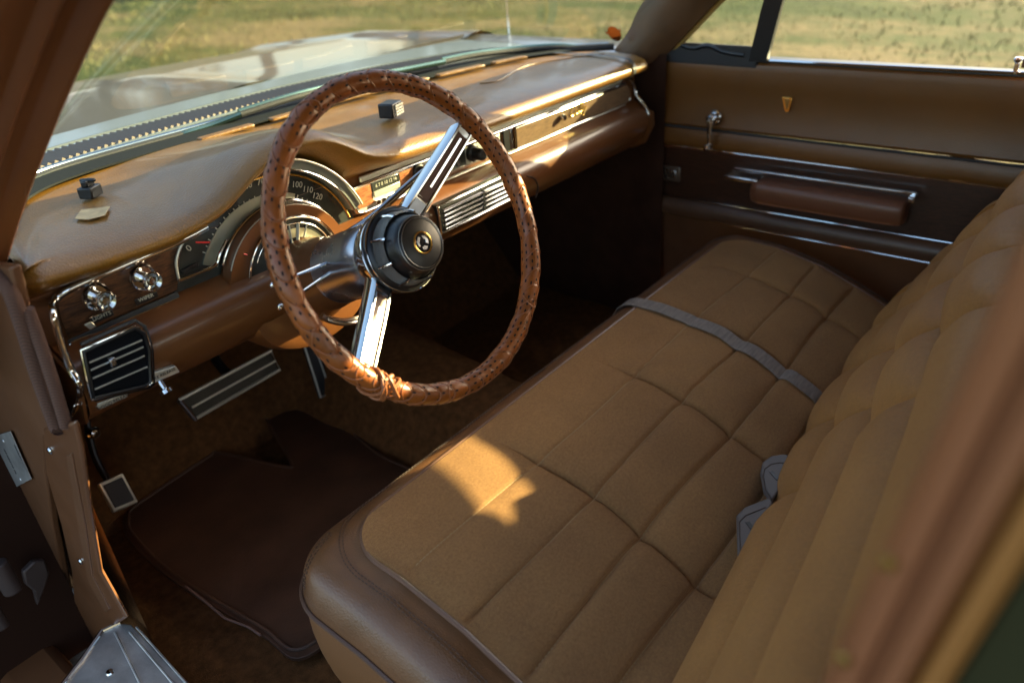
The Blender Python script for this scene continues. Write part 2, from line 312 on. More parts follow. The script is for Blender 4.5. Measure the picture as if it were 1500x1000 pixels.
# cowl apron with slats
rows = []
for k in range(25):
    r_ = []
    for i in range(121):
        x = lerp(-.72, .72, i/120); y0 = yw(x)+.012; y = lerp(y0, .90, k/24)
        z = .945-.012*math.sin(min(1, k/24*1.2)*PI)*0+.012*(k/24)-.015*(x/.72)**2
        r_.append((x, y, z))
    rows.append(r_)
MB().grid(rows).build('cowl', COWL, car)
mb = MB()
for i in range(104):
    x = lerp(-.66, .66, i/103); y0 = yw(x)+.035
    mb.box((x, y0+.042, .957-.015*(x/.72)**2), (.0065, .078, .006), Euler((0, .5, .2)).to_matrix())
MB_sl = mb.build('cowl_grille', mat('grille_slat', (.16, .125, .10), rough=.6), car)
mb = MB(); mb.strip([(x, yw(x)+.030, .9535-.015*(x/.72)**2) for x in np.linspace(-.66, .66, 60)], (0, .006, 0), (0, 0, .004)); mb.strip([(x, yw(x)+.126, .9575-.015*(x/.72)**2) for x in np.linspace(-.66, .66, 60)], (0, .006, 0), (0, 0, .004))
mb.build('grille_frame', COWL, car)
mb = MB(); mb.grid([[(x, yw(x)+.034+t, .9515-.015*(x/.72)**2) for t in (0, .09)] for x in np.linspace(-.66, .66, 60)]); mb.build('grille_recess', BLACK, car)
# windscreen
def wtop(x): return .14-.24*(min(abs(x), .66)/.66)**4
def ws(u, v):    # u -1..1 , v 0..1
    xb = .715*u; xt = .645*u; x = lerp(xb, xt, v); y = lerp(yw(xb), wtop(xt), v); z = lerp(.942, 1.262, v)
    return Vector((x, y+.02*math.sin(v*PI), z))
MB().grid([[ws(-1+2*i/48, j/16) for i in range(49)] for j in range(19)]).build('windshield', GLASS, car)
mb = MB(); mb.tube([ws(-1+2*i/60, 0)+Vector((0, .014, .006)) for i in range(61)], .006, 8); mb.build('windshield_trim', mat('blued_trim', (.35, .42, .45), rough=.25, metal=1), car)
mb = MB(); mb.tube([ws(-1+2*i/60, 0)+Vector((0, -.002, .002)) for i in range(61)], .009, 8); mb.build('windshield_gasket', RUBBER, car)
# A pillars: ribbed section swept along the pillar line
def pillar(name, sgn, mt, pm=car):
    L0 = [Vector((sgn*.775, .47, .80)), Vector((sgn*.755, .37, .90)), Vector((sgn*.715, .23, 1.05)), Vector((sgn*.672, .03, 1.22)), Vector((sgn*.65, -.12, 1.30))]
    path = spline(L0, 8)
    sec = [(0, .035), (-.001, .008), (.004, -.002), (.012, -.005), (.019, -.001), (.022, .012), (.024, .014), (.045, .016), (.049, .010), (.056, .008), (.062, .013), (.064, .020), (.10, .026), (.104, .016), (.15, .02), (.17, .06)]
    rows = []
    for i, p in enumerate(path):
        t = (path[min(i+1, len(path)-1)]-path[max(i-1, 0)]).normalized()
        a = Vector((sgn*1, -.55, 0)).normalized(); a = (a-t*a.dot(t)).normalized(); nn = a.cross(t).normalized()
        if nn.y > 0: nn = -nn
        rows.append([p+a*s_-nn*h for s_, h in sec])
    return MB().grid(rows).build(name, mt, pm, ang=50)
pillar('a_pillar', -1, mat('a_pillar_paint', (.23, .080, .024), rough=.42, coat=.15, var=.12, vscale=6, rvar=.1))
mb = MB()      # passenger side pillar
Lr = spline([X(958, 93, .738), X(1003, 45, .725), X(1045, 0, .712), (.665, -.05, 1.20), (.645, -.14, 1.29)], 6); Lg = spline([X(910, 84, .70), X(937, 50, .692), X(965, 0, .68), (.645, .06, 1.20), (.625, -.04, 1.29)], 6)
rows = []
for a_, b_ in zip(Lr, Lg): rows.append([a_+Vector((.05, 0, 0)), a_+Vector((0, -.012, 0)), a_+Vector((-.008, .0, 0)), lerp(a_, b_, .3)+Vector((-.016, -.01, 0)), lerp(a_, b_, .75)+Vector((-.012, -.008, 0)), b_, b_+Vector((.03, .05, 0)), a_+Vector((.07, .06, 0))])
mb.grid(rows, cv=True).build('a_pillar', mat('pillar_vinyl', (.12, .066, .034), rough=.5, var=.2, vscale=10), car)
MB().tube([a_+Vector((.012, -.016, 0)) for a_ in Lr], .007, 8).build('pillar_weatherstrip', mat('gold_brown_strip', (.28, .18, .05), rough=.45), car)
# roof with the side rails, left C pillar and added unseen right-side sun masks (their shade falls into the cabin)
rows = []
for y in np.linspace(.10, -2.0, 16):
    rows.append([(x, y-(.24*(abs(x)/.66)**4 if y > 0 else 0), interp(y, [-2.0, -1.2, -.4, .1], [1.30, 1.34, 1.345, 1.285])-.03*(abs(x)/.68)**3) for x in np.linspace(-.68, .68, 19)])
MB().grid(rows).build('roof', HEADL, car, thick=.02)
def rail(sgn):
    mb = MB(); zt = lambda y: interp(y, [-2, -1.1, -.85, -.66, -.60, -.45, -.1, .05], [1.20, 1.22, 1.28, 1.31, 1.26, 1.245, 1.25, 1.245])
    mb.grid([[(sgn*(.66+.06*k), y, zt(y)-.005*k+(.05 if k == 0 else 0)) for k in (0, 1)] for y in np.linspace(-2, 0.0, 20)])
    return mb.build('roof_rail', PAINT, car, thick=.03)
rail(1); rail(-1)
MB().prism([(.70, y, z) for y, z in [(-.50, .945), (-.548, .946), (-.641, .946), (-.698, .937), (-.645, .929), (-.636, .897), (-.66, .88), (-1.0, .88), (-1.0, 1.30), (-.70, 1.32), (-.70, 1.175), (-.62, 1.18), (-.54, 1.175), (-.345, 1.185), (-.345, 1.075), (-.50, 1.06)]], (.010, 0, 0)).build('b_pillar_or_sun_mask', PAINT, car)  # unseen panel, outline cut to shape the seat's sun patch and shade the wheel
mb = MB(); mb.prism([(x0, y, z) for x0, y, z in [(.70, -1.0, .9), (.70, -2.1, .9), (.70, -2.1, 1.30), (.70, -1.0, 1.30)]], (.03, 0, 0)); mb.build('c_pillar_or_sun_mask', PAINT, car); mb = MB(); mb.prism([(-.73, y, z) for y, z in [(-1.75, .9), (-2.1, .9), (-2.1, 1.35), (-1.6, 1.35)]], (.03, 0, 0)); mb.build('c_pillar_or_sun_mask', PAINT, car)  # right panel spans the rear window, added to keep sun off the backrest
mb = MB(); mb.box((.77, -1.35, .56), (.06, 1.5, .68)); mb.box((-.79, -1.45, .56), (.06, 1.4, .68)); mb.box((0, -2.1, .6), (1.5, .1, .75)); mb.build('rear_side_panel', PAINT, car)
# near B pillar, out of focus at the right
bpill = MB()
secs = [(-.7455, -.6435), (-.772, -.6445), (-.779, -.648), (-.782, -.653), (-.782, -.660), (-.778, -.663), (-.778, -.666), (-.787, -.669), (-.790, -.6765), (-.786, -.6800), (-.775, -.6808), (-.72, -.70)]
secs = [(x, -.681+(y+.681)*.78) if y > -.681 else (x, y) for x, y in secs]
bpill.grid([[Vector((x, y-.009-.13*(z-1.05), z)) for x, y in secs] for z in np.linspace(.25, 1.33, 20)]).build('b_pillar_or_sun_mask', mat('b_pillar_paint', (.24, .088, .034), rough=.38, coat=.2), car)
MB().grid([[Vector((x, y-.009-.13*(z-1.05), z)) for x, y in [(-.780, -.6810), (-.790, -.6835), (-.792, -.688), (-.786, -.692)]] for z in np.linspace(.25, 1.33, 12)]).build('door_edge_sun_streak', mat('amber_sun_streak', (.30, .125, .03), rough=.4), car)  # amber colour stands in for a streak of sun on the edge
MB().grid([[Vector((x, y-.009-.13*(z-1.05), z)) for x, y in [(-.779, -.692), (-.785, -.694), (-.785, -.80)]] for z in np.linspace(.25, 1.33, 12)]).build('door_seal', mat('dark_olive_seal', (.035, .034, .016), rough=1, spec=0), car)
for z_ in (.985, 1.045): MB().lathe([(0, .002), (.003, .0015), (.0035, 0)], (-.7835, -.6565-.009-.13*(z_-1.05), z_), (-1, 0, 0), 16).build('screw', GOLD, car)  # gold tint stands in for sun caught on the screw heads

# floor, toe board, tunnel, fire wall
rows = []
for y in np.concatenate([np.linspace(-.7, .7, 50), np.linspace(.72, 1.12, 24)]):
    r_ = []
    for x in np.linspace(-.76, .74, 90):
        z = .20+max(0, y-.74)*1.25+(.13+.10*max(0, y))*math.exp(-((x+.0)/.15)**4)
        z += .004*math.sin(x*31+y*17)*math.sin(y*23-x*9)+.003*math.sin(x*70)*math.sin(y*61)
        r_.append((x, y, min(z, .68)))
    rows.append(r_)
MB().grid(rows).build('floor_carpet', CARPET, car)
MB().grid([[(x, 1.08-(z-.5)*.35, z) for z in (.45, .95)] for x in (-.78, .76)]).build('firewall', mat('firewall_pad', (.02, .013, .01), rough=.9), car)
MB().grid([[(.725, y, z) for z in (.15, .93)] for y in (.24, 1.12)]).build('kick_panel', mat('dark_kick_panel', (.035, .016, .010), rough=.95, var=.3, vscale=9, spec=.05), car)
MB().grid([[(-.765, y, z) for z in (.15, .93)] for y in (.36, 1.12)]).build('kick_panel', CARPET, car)
# door jamb, left
JX = -.79
def jamb(pts, dx, name, m, th=.012, bevel=.003): return MB().prism([X(px, py, JX-dx) for px, py in pts], (th, 0, 0)).build(name, m, car, bevel=bevel)
jamb([(-60, 380), (14, 392), (30, 455), (62, 555), (84, 625), (64, 640), (66, 690), (76, 770), (98, 870), (72, 840), (52, 780), (30, 742), (0, 734), (-80, 728)], .0, 'door_jamb', PAINTL)
jamb([(62, 628), (108, 618), (118, 660), (130, 745), (146, 838), (184, 905), (150, 928), (92, 1010), (84, 985), (96, 925), (108, 880), (104, 835), (88, 765), (66, 690)], .004, 'jamb_trim', PAINT, th=.007, bevel=.005)
jamb([(96, 668), (104, 664), (124, 770), (134, 842), (160, 892), (154, 896), (128, 850), (112, 760)], .0065, 'jamb_bead', PAINTL, th=.004, bevel=.0015)
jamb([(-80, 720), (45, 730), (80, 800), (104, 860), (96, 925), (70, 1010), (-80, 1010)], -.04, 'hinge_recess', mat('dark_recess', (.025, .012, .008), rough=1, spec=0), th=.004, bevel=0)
for p in [(73, 660), (118, 822)]:
    MB().lathe([(0, .0025), (.004, .002), (.0055, 0)], X(*p, JX-.005), (-1, 0, 0), 20).build('screw', CHROME, car)
mb = MB(); a_ = spline([X(-8, 398, JX-.003), X(14, 425, JX-.004), X(34, 480, JX-.005), X(54, 545, JX-.006), X(80, 618, JX-.007), X(86, 628, JX-.007)], 8); mb.tube(a_, [.0085]*len(a_), 12).build('windlace', CLOTHB, car)
mb = MB(); a_ = spline([X(40, 452, JX+.004), X(58, 500, JX+.003), X(78, 560, JX+.0), X(97, 624, JX-.004)], 8); mb.tube(a_, .0070, 12).build('windlace', CLOTHB, car)
# hinge + identification plate
hg = MB(); c_ = Y(8, 845, .52); hg.lathe([(.0, -.03), (.014, -.03), (.014, .03), (0, .03)], c_, (0, .1, 1), 20); hg.prism([Y(*p, .56) for p in [(34, 838), (50, 822), (66, 820), (73, 840), (66, 862), (56, 888), (50, 866), (38, 856)]], (0, .012, 0)); hg.lathe([(0, -.02), (.011, -.02), (.011, .02), (0, .02)], Y(-4, 905, .52), (0, .1, 1), 16); hg.build('door_hinge', mat('greasy_steel', (.07, .05, .045), rough=.5, metal=.6), car, bevel=.003)
ip = MB().prism([X(px, py, JX-.0035) for px, py in [(-14, 640), (16, 631), (47, 701), (18, 716), (-2, 700)]], (-.0012, 0, 0)).build('data_plate', ALU, car, bevel=.0004)
tx = MB(); du = (X(30, 690, JX)-X(8, 645, JX)).normalized(); dv = du.cross(Vector((-1, 0, 0)));
dv = -dv if dv.dot(X(40, 650, JX)-X(10, 680, JX)) < 0 else dv
wn = du.cross(dv)
if wn.x > 0: du = -du
text_into(tx, '4R4Z318 0L', X(15, 676, JX-.0050), du, dv, .0105, .0005); tx.build('plate_lettering', mat('stamped_letters', (.05, .05, .05), rough=.6), car); tx = MB(); text_into(tx, 'VEHICLE-1', X(26, 662, JX-.0050), du, dv, .0065, .0005)
tx.build('plate_lettering', mat('stamped_letters', (.05, .05, .05), rough=.6), car)
for p in [(5, 646), (30, 702)]: MB().lathe([(0, .001), (.003, .001), (.0035, 0)], X(*p, JX-.0048), (-1, 0, 0), 16).build('rivet', ALU, car)
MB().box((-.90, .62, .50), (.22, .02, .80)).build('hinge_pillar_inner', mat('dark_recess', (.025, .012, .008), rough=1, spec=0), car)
# sill
sz = .285
q = [Z(86, 1012, sz), Z(120, 968, sz), Z(150, 925, sz), Z(176, 912, sz), Z(192, 914, sz), Z(290, 1020, sz)]
MB().prism([p-Vector((0, 0, .004)) for p in q], (0, 0, .004)).build('sill_plate', ALU, car, bevel=.0015)
MB().tube([q[0]+Vector((0, 0, .002)), q[1]+Vector((0, 0, .002)), q[2]+Vector((0, 0, .002)), q[3]+Vector((0, 0, .002))], .004, 8).build('sill_plate_edge', CHROME, car)
mb = MB()
for a_, b_ in [((190, 925), (262, 1010)), ((168, 925), (210, 1010)), ((200, 918), (282, 1010))]: mb.tube([Z(*a_, sz+.001), Z(*b_, sz+.001)], .0018, 6)
mb.build('sill_plate_rib', ALU, car)
MB().lathe([(0, .003), (.005, .0025), (.0065, 0)], Z(161, 984, sz), (0, 0, 1), 20).build('screw', CHROME, car)
xr = q[4].x; MB().box(((xr-.80)/2-.0, -.45, .235), (xr+.80, 1.66, .09)).build('sill', PAINT, car, bevel=.01)
MB().box((-.9, -.2, .12), (.10, 1.9, .08)).build('rocker_panel', PAINT, car, bevel=.02)

# ================================================================== DASHBOARD
dash = thing('dashboard', 'tan padded vintage dashboard with walnut fascia and chrome trim', 'dashboard', (-.04, .3, .7))
XL, XR = -.765, .672
def bump(x, c, w): 
    t = abs(x-c)/w; return 0 if t >= 1 else (math.cos(t*PI)*.5+.5)
_lx = np.linspace(-.9, .8, 681); _lz = np.interp(_lx, [-.765, -.71, -.65, -.585, -.533, -.493, -.447, -.408, -.358, -.315, -.274, -.237, -.19, -.1, .2, .67], [.940, .935, .932, .931, .937, .948, .975, .991, .999, .994, .973, .949, .937, .933, .932, .932])
_k = np.exp(-(np.arange(-16, 17)/7.0)**2); _k /= _k.sum(); _lz = np.convolve(np.pad(_lz, 16, mode='edge'), _k, 'valid')
def lip(x): return float(np.interp(x, _lx, _lz))
def under(x):
    a = .788+math.sqrt(max(0, .186**2-(x+.415)**2)); return min(max(.8985, a), max(.8985, lip(x)-.026))
rows = []
xs = np.linspace(XL, XR, 220)
for x in xs:
    zl = lip(x); zf = under(x); e_ = min(1, max(0, (x-XL)/.02)); yr = yw(x)-.006
    e2 = min(1, max(0, (XR-x)/.03)); drop = .018*(1-math.sqrt(1-(1-e2)**2)) if e2 < 1 else 0
    drop += .012*(1-math.sqrt(1-(1-e_)**2)) if e_ < 1 else 0
    hump = max(0, lip(x)-.934); rt = min(1, max(0, (x+.27)/.12))
    y0 = .245+.03*(1-e2)**2+.02*(1-e_)**2
    pts = [(yr, .938), (lerp(yr, y0, .25), .943+hump*.15), (lerp(yr, y0, .5), .945+hump*.45), (lerp(yr, y0, .72), .943+hump*.8), (lerp(yr, y0, .86), .941+hump*.98), (y0+.03, zl+.006), (y0+.016, zl+.003), (y0+.006, zl-.003), (y0, zl-lerp(.009, .013, rt)), (y0+.003, zl-lerp(.015, .023, rt)), (y0+.013, lerp(zl-lerp(.018, .027, rt), zf, .3)), (y0+.03, lerp(zl-lerp(.018, .027, rt), zf, .7)), (.296, zf), (.303, zf-.004)]
    rows.append([(x, y, z-drop*(1 if k < 9 else 0)) for k, (y, z) in enumerate(pts)])
MB().grid(rows).build('dash_pad', LEATHER, dash, sub=1, ang=180)
# inset cap outlines on the pad top (long low raised panel at the passenger side)
def padz(x, y):
    yr = yw(x)-.006; t = (yr-y)/(yr-.245); return .9445 if t < .9 else .940
MB().tube(spline([(.62, .35, padz(.62, .35)), (.45, .44, .9455), (.28, .40, .9455), (.24, .42, .9455)], 8), .0012, 6).build('pad_seam', LEATHER, dash)
# defroster slot strips at the glass foot
mb = MB()
for x0, x1 in [(-.33, -.22), (-.18, -.07), (-.05, .08), (.11, .22), (.25, .38), (.41, .50)]:
    mb.strip([(x, yw(x)-.088, .9455+.002) for x in np.linspace(x0, x1, 8)], (0, .018, 0), (0, 0, .006))
mb.build('defroster_grille', LEATHER, dash, bevel=.002)
MB().strip([(x, yw(x)-.037, .9450) for x in np.linspace(-.712, .62, 70)], (0, .066, 0), (0, 0, .003)).build('pad_edge_strip', mat('matt_dark_strip', (.010, .012, .013), rough=.8, spec=.15), dash)
MB().grid([[(.578+k*.012, y, z) for y, z in [(.50, .9475), (.40, .9485), (.30, .9475), (.262, .943), (.248, .933), (.2435, .922), (.2445, .912), (.256, .902)]] for k in (0, 1)]).build('pad_joint', MOLD, dash)
# fascia backing and lower crash pad
rows = []
def lowend(x): return 1
prof = [(.297, .8995), (.302, .893), (.302, .831), (.296, .8285), (.262, .818), (.250, .811), (.243, .800), (.2405, .785), (.243, .765), (.252, .745), (.268, .728), (.29, .716), (.34, .705), (.60, .70)]
for x in np.linspace(-.752, .668, 120):
    k = 0; lowr = interp(x, [-.4, -.2, .0, .668], [0, .5, 1, 1])
    rows.append([(x, y+(0.012*lowr if 3 < q < 11 else 0), z+(.004*lowr if q > 7 else 0)) for q, (y, z) in enumerate(prof)])
MB().grid(rows).build('lower_panel', DASHMET, dash)
# end caps
for ex, nm in ((-.754, 'end_cap'), (.669, 'end_cap')):
    MB().prism([(ex, y, z) for y, z in [(.30, .905), (.297, .83), (.243, .805), (.24, .775), (.262, .728), (.30, .71), (.62, .70), (.62, .93), (.33, .92)]], (-.004 if ex < 0 else .004, 0, 0)).build(nm, DASHMET, dash)
FY = .2975
def fp(px, py, y=FY): return Y(px, py, y)
def plate(pts, name, m, par, y=FY, th=.003, bevel=.0008): return MB().prism([fp(*p, y) for p in pts], (0, -th, 0)).build(name, m, par, bevel=bevel)
def wire(pts, name, m, par, r=.0018, y=FY, closed=False, n=8, sm=True):
    P = [fp(*p, y) if len(p) == 2 else Vector(p) for p in pts]
    if sm and not closed: P = spline(P, 6)
    return MB().tube(P, r, n, closed=closed).build(name, m, par)
# walnut knob panel, left
plate([(82, 442), (100, 422), (170, 392), (262, 350), (268, 352), (262, 378), (258, 424), (180, 458), (100, 495), (88, 470)], 'wood_panel', WOOD, dash)
mb = MB(); path = spline([fp(298, 328), fp(262, 347), fp(170, 387), (fp(100, 417)), fp(74, 436), X(72, 452, -.752), X(82, 492, -.757), X(97, 532, -.757), X(112, 562, -.757), X(107, 590, -.757), X(97, 612, -.757)], 8)
path = [p+Vector((0, -.008, -.003)) for p in path]; mb.tube(path, .0050, 10, sx=.8).build('chrome_bezel', CHROME, dash)
mb = MB().tube([p+Vector((.004, .004, -.004)) for p in spline([fp(298, 331), fp(262, 350), fp(170, 390), fp(100, 421), fp(80, 440)], 8)], .0022, 8).build('bezel_liner', BLACK, dash)
plate([(98, 498), (180, 461), (258, 427), (262, 433), (262, 440), (184, 476), (106, 512)], 'switch_ledge', MOLD, dash, y=.292)
wire([(98, 512), (108, 500), (150, 484), (200, 462), (262, 436)], 'ledge_trim', CHROME, dash, r=.0013, y=.288)
for px, py, s_ in [(149, 462, 'LIGHTS'), (214, 435, 'WIPER')]:
    plate([(px-18, py+4), (px+14, py-9), (px+18, py-1), (px-14, py+13)], 'switch_label', BLACK, dash, y=.286, th=.002)
    lab = MB(); text_into(lab, s_, fp(px, py+1, .2828), (1, 0, .0), (0, 0, 1), .0075, .0004); lab.build('switch_lettering', WHITEP, dash)
wire([(131, 466), (163, 452)], 'label_trim', CHROME, dash, r=.0007, y=.2835, sm=False)
plate([(122, 475), (133, 470), (140, 477), (131, 482)], 'ledge_reflector', TRIM, dash, y=.284)
# pull knobs
for (px, py) in [(140, 434), (208, 406)]:
    c_ = fp(px, py, .2955); kn = MB().lathe([(0, 0), (.0172, 0), (.0185, .003), (.017, .006), (.0148, .005), (.0143, .002), (0, .002)], c_, (0, -1, 0), 40).build('knob_bezel', CHROME, dash)
    kb = MB().lathe([(.008, .002), (.008, .008), (.0055, .010), (.0055, .014), (0.009, .017), (.0128, .026), (.0132, .0285), (.012, .030), (.007, .0275), (.0045, .0245), (.004, .027), (0, .027)], c_, (0, -1, 0), 40)
    kb.build('pull_knob', CHROME, dash)
    MB().lathe([(.012, .0305), (.0105, .0315), (.006, .0305), (0, .030)], c_, (0, -1, 0), 32).build('knob_face', CLEAR, dash)
# ---- instrument cluster
cl = (-.415, .788)
def ringm(name, c, r0, r1, y, m, a0, a1, par=dash, th=.003, n=60):
    mb = MB(); A = np.linspace(math.radians(a0), math.radians(a1), n)
    return mb.grid([[(c[0]+r*math.cos(a), yy, c[1]+r*math.sin(a)) for r, yy in [(r0, y), (r0, y-th), (r1, y-th), (r1, y)]] for a in A], cv=True).build(name, m, par)
def arc(name, c, r, y, m, a0, a1, rad=.002, par=dash):
    A = np.linspace(math.radians(a0), math.radians(a1), 60); return MB().tube([(c[0]+r*math.cos(a), y, c[1]+r*math.sin(a)) for a in A], rad, 8).build(name, m, par)
ringm('dial_face', cl, .10, .172, .2990, DIAL, 12, 168, th=.0015)
ringm('dial_ring', cl, .108, .132, .2968, DIALG, 62, 150, th=.0012)
ringm('cluster_hood', cl, .166, .184, .300, mat('grey_green_cowl', (.17, .18, .15), rough=.4, metal=.3), 22, 104, th=.022)
arc('cluster_bezel', cl, .168, .2790, CHROME, 22, 104, .0022); arc('cluster_bezel', cl, .184, .2750, TRIM, 22, 104, .002)
arc('cluster_bezel', cl, .160, .2900, GOLD, 18, 125, .0018)
c1 = (-.402, .790); arc('cluster_bezel', c1, .116, .2880, CHROME, 20, 152, .0022); arc('cluster_bezel', c1, .111, .2720, TRIM, 20, 154, .0018)
ringm('shroud_arch', c1, .080, .112, .292, DASHMET, 10, 170, th=.022)
c2 = (-.398, .800)
ringm('gauge_face', c2, .0, .083, .2690, DIAL, 5, 178, th=.001)
ringm('gauge_band', c2, .052, .066, .2675, DIALG, 30, 130, th=.0008)
arc('gauge_bezel', c2, .084, .2660, CHROME, 8, 170, .0021); arc('gauge_bezel', c2, .074, .2670, CHROME, 22, 150, .0012)
mb = MB()
for a in (62, 75, 88): 
    t = math.radians(a); mb.tube([(c2[0]+.045*math.cos(t), .2665, c2[1]+.045*math.sin(t)), (c2[0]+.072*math.cos(t), .2665, c2[1]+.072*math.sin(t))], .0012 if a != 75 else .0025, 6)
mb.build('gauge_tick', WHITEP, dash)
num = MB(); tk = MB()
for k in range(13):
    a = math.radians(lerp(142, 40, k/12)); R = .147
    o_ = Vector((cl[0]-.012+R*math.cos(a), .2945, cl[1]+.006+R*math.sin(a)))
    uu = Vector((math.sin(a), 0, -math.cos(a))); vv = Vector((math.cos(a), 0, math.sin(a)))
    text_into(num, str(k*10), o_, lerp(uu, Vector((1, 0, 0)), .45), lerp(vv, Vector((0, 0, 1)), .45), .0135, .0005)
    for dd in (0, .5):
        a2 = a-math.radians(8.5*dd); tk.box((cl[0]-.006+.129*math.cos(a2), .2948, cl[1]+.003+.129*math.sin(a2)), (.0016, .0006, .0055 if dd == 0 else .003), Euler((0, PI/2-a2 if False else -(a2-PI/2), 0)).to_matrix())
num.build('dial_numeral', WHITEP, dash); tk.build('dial_tick', WHITEP, dash)
lab = MB(); text_into(lab, '0748', fp(342, 303, .2935), (1, 0, .45), (-.4, 0, 1), .012, .0004); lab.build('odometer_digits', BLACK, dash)
MB().tube([fp(287, 355, .2925), fp(307, 355, .2925)], .0013, 6).build('needle', RED, dash)
MB().tube([fp(357, 372, .27), fp(362, 373, .27)], .0012, 6).build('gauge_needle', RED, dash)
wire([(262, 410), (258, 385), (264, 362), (276, 344)], 'cluster_edge_trim', TRIM, dash, r=.0022, y=.292)
wire([(262, 411), (300, 396), (316, 388), (322, 372), (332, 352)], 'cluster_edge_trim', CHROME, dash, r=.0025, y=.286)
plate([(265, 396), (288, 383), (290, 389), (268, 402)], 'warning_lamp', BLACK, dash, y=.293)
# ---- chrome strip along the top of the fascia
MB().strip([(x, .2975, .8890) for x in np.linspace(-.225, .60, 20)], (0, 0, .010), (0, -.006, 0)).build('fascia_trim', TRIM, dash, bevel=.002)
MB().tube([(x, .2905, .8815) for x in np.linspace(-.225, .62, 20)], .0018, 8).build('fascia_trim', CHROME, dash)
MB().strip([(x, .2975, .8305) for x in np.linspace(-.03, .62, 20)], (0, 0, .0035), (0, -.008, 0)).build('fascia_trim', TRIM, dash, bevel=.0015)
pr = spline([(.60, .292, .893), (.635, .291, .887), (.656, .290, .870), (.662, .285, .845), (.664, .262, .82), (.664, .25, .80)], 6)
MB().tube(pr, .004, 8).build('end_trim', CHROME, dash)
# ---- radio bay
MB().prism([(x, .2975, z) for x, z in [(-.262, .902), (-.245, .836), (-.232, .834), (-.02, .834), (-.02, .880), (-.25, .880)]], (0, -.004, 0)).build('radio_surround', TRIM, dash, bevel=.001)
MB().tube([(-.258, .2925, .882), (-.243, .2925, .838), (-.225, .2925, .8345), (-.10, .2925, .835)], .0030, 8).build('radio_frame', CHROME, dash)
def fbox(x0, x1, z0, z1, name, m, y=.2935, th=.002, bev=.0006): return MB().box(((x0+x1)/2, y-th/2, (z0+z1)/2), (x1-x0, th, z1-z0)).build(name, m, dash, bevel=bev)
MB().prism([(x, .2935, z) for x, z in [(-.250, .876), (-.237, .843), (-.205, .843), (-.207, .877)]], (0, -.002, 0)).build('radio_veneer', WOODR, dash)
fbox(-.204, -.140, .862, .877, 'radio_dial', DIAL, th=.003); fbox(-.203, -.142, .8535, .8625, 'radio_window', mat('pale_band', (.50, .52, .44), rough=.3, metal=.4), th=.0045)
lab = MB(); text_into(lab, '6 7 8 10 12 16', (-.172, .2900, .8705), (1, 0, 0), (0, 0, 1), .0085, .0003); lab.build('radio_numerals', WHITEP, dash)
for k in range(5): fbox(-.2035+k*.0128, -.1925+k*.0128, .8395, .8475, 'radio_button', CHROME, th=.008, bev=.001)
fbox(-.1385, -.085, .843, .877, 'radio_veneer', WOODR)
for x_, z_, rr in [(-.093, .866, .0145)]:
    MB().lathe([(0, 0), (rr, 0), (rr, .006), (rr*.8, .008), (rr*.75, .02), (rr*.6, .022), (0, .022)], (x_, .293, z_), (0, -1, 0), 32).build('radio_knob', BLACK, dash)
    MB().lathe([(rr*.55, .0225), (rr*.5, .0235), (0, .0235)], (x_, .293, z_), (0, -1, 0), 24).build('radio_knob_cap', CHROME, dash)
fbox(-.055, .035, .843, .876, 'climate_panel', mat('satin_black_panel', (.06, .065, .06), rough=.3, metal=.5)); fbox(.035, .14, .843, .876, 'climate_panel', TRIM)
for x_ in (-.035, -.015, .005): fbox(x_, x_+.006, .848, .872, 'climate_lever', CHROME, th=.009)
MB().lathe([(0, 0), (.016, 0), (.016, .008), (.0115, .011), (.0115, .030), (.010, .032), (0, .032)], fp(690, 224, .292), (0, -1, 0), 32).build('climate_knob', BLACK, dash)
fbox(.150, .168, .836, .880, 'panel_divider', BLACK, th=.004); fbox(.172, .178, .836, .880, 'panel_divider', CHROME, th=.005)
# ---- glove box
gx0, gx1 = .190, .632
gl_ = MB().prism([(x, .2935, z) for x, z in [(gx0, .876), (gx0, .834), (gx1, .834), (gx1+.008, .85), (gx1, .868), (gx1-.012, .876)]], (0, -.004, 0)).build('glovebox_door', mat('glovebox_veneer', (.15, .088, .045), rough=.35, coat=.2, var=.35, vscale=70, stretch=(1, 1, 5)), dash, bevel=.001)
MB().tube([(gx0, .2890, .8765), (gx1-.012, .2890, .8765), (gx1+.001, .2890, .868), (gx1+.009, .289, .85), (gx1+.001, .289, .8335), (gx0, .289, .8335), (gx0, .2890, .8765)], .0010, 6).build('glovebox_trim', CHROME, dash)
MB().lathe([(0, .001), (.0065, .001), (.0075, .004), (.006, .011), (0, .012)], fp(822, 172, .2885), (0, -1, 0), 28).build('glovebox_lock', CHROME, dash)
em = MB(); o_ = Vector(fp(836, 168, .2875)); sc = .028
loops = [[(1.0, .9), (.7, 1.25), (.2, .9), (0, .35), (.2, 0), (.6, .1), (1.0, .5)], [(1.0, .5), (1.2, .7), (1.0, .25), (1.25, .05), (1.55, .55), (1.5, .15), (1.75, .2)], [(1.75, .2), (2.1, 1.2), (1.9, 1.3), (1.8, .2), (2.05, .15)], [(2.05, .15), (2.5, 1.2), (2.3, 1.3), (2.15, .2), (2.4, .3)], [(2.4, .3), (2.5, .6), (2.55, .1), (2.9, .7), (2.6, -.5), (2.35, -.4), (3.2, .5)]]
for lp in loops: em.tube(spline([o_+Vector((a*sc*.72, 0, b_*sc*.55-.004)) for a, b_ in lp], 6), .0013, 6)
em.build('script_emblem', GOLD, dash)
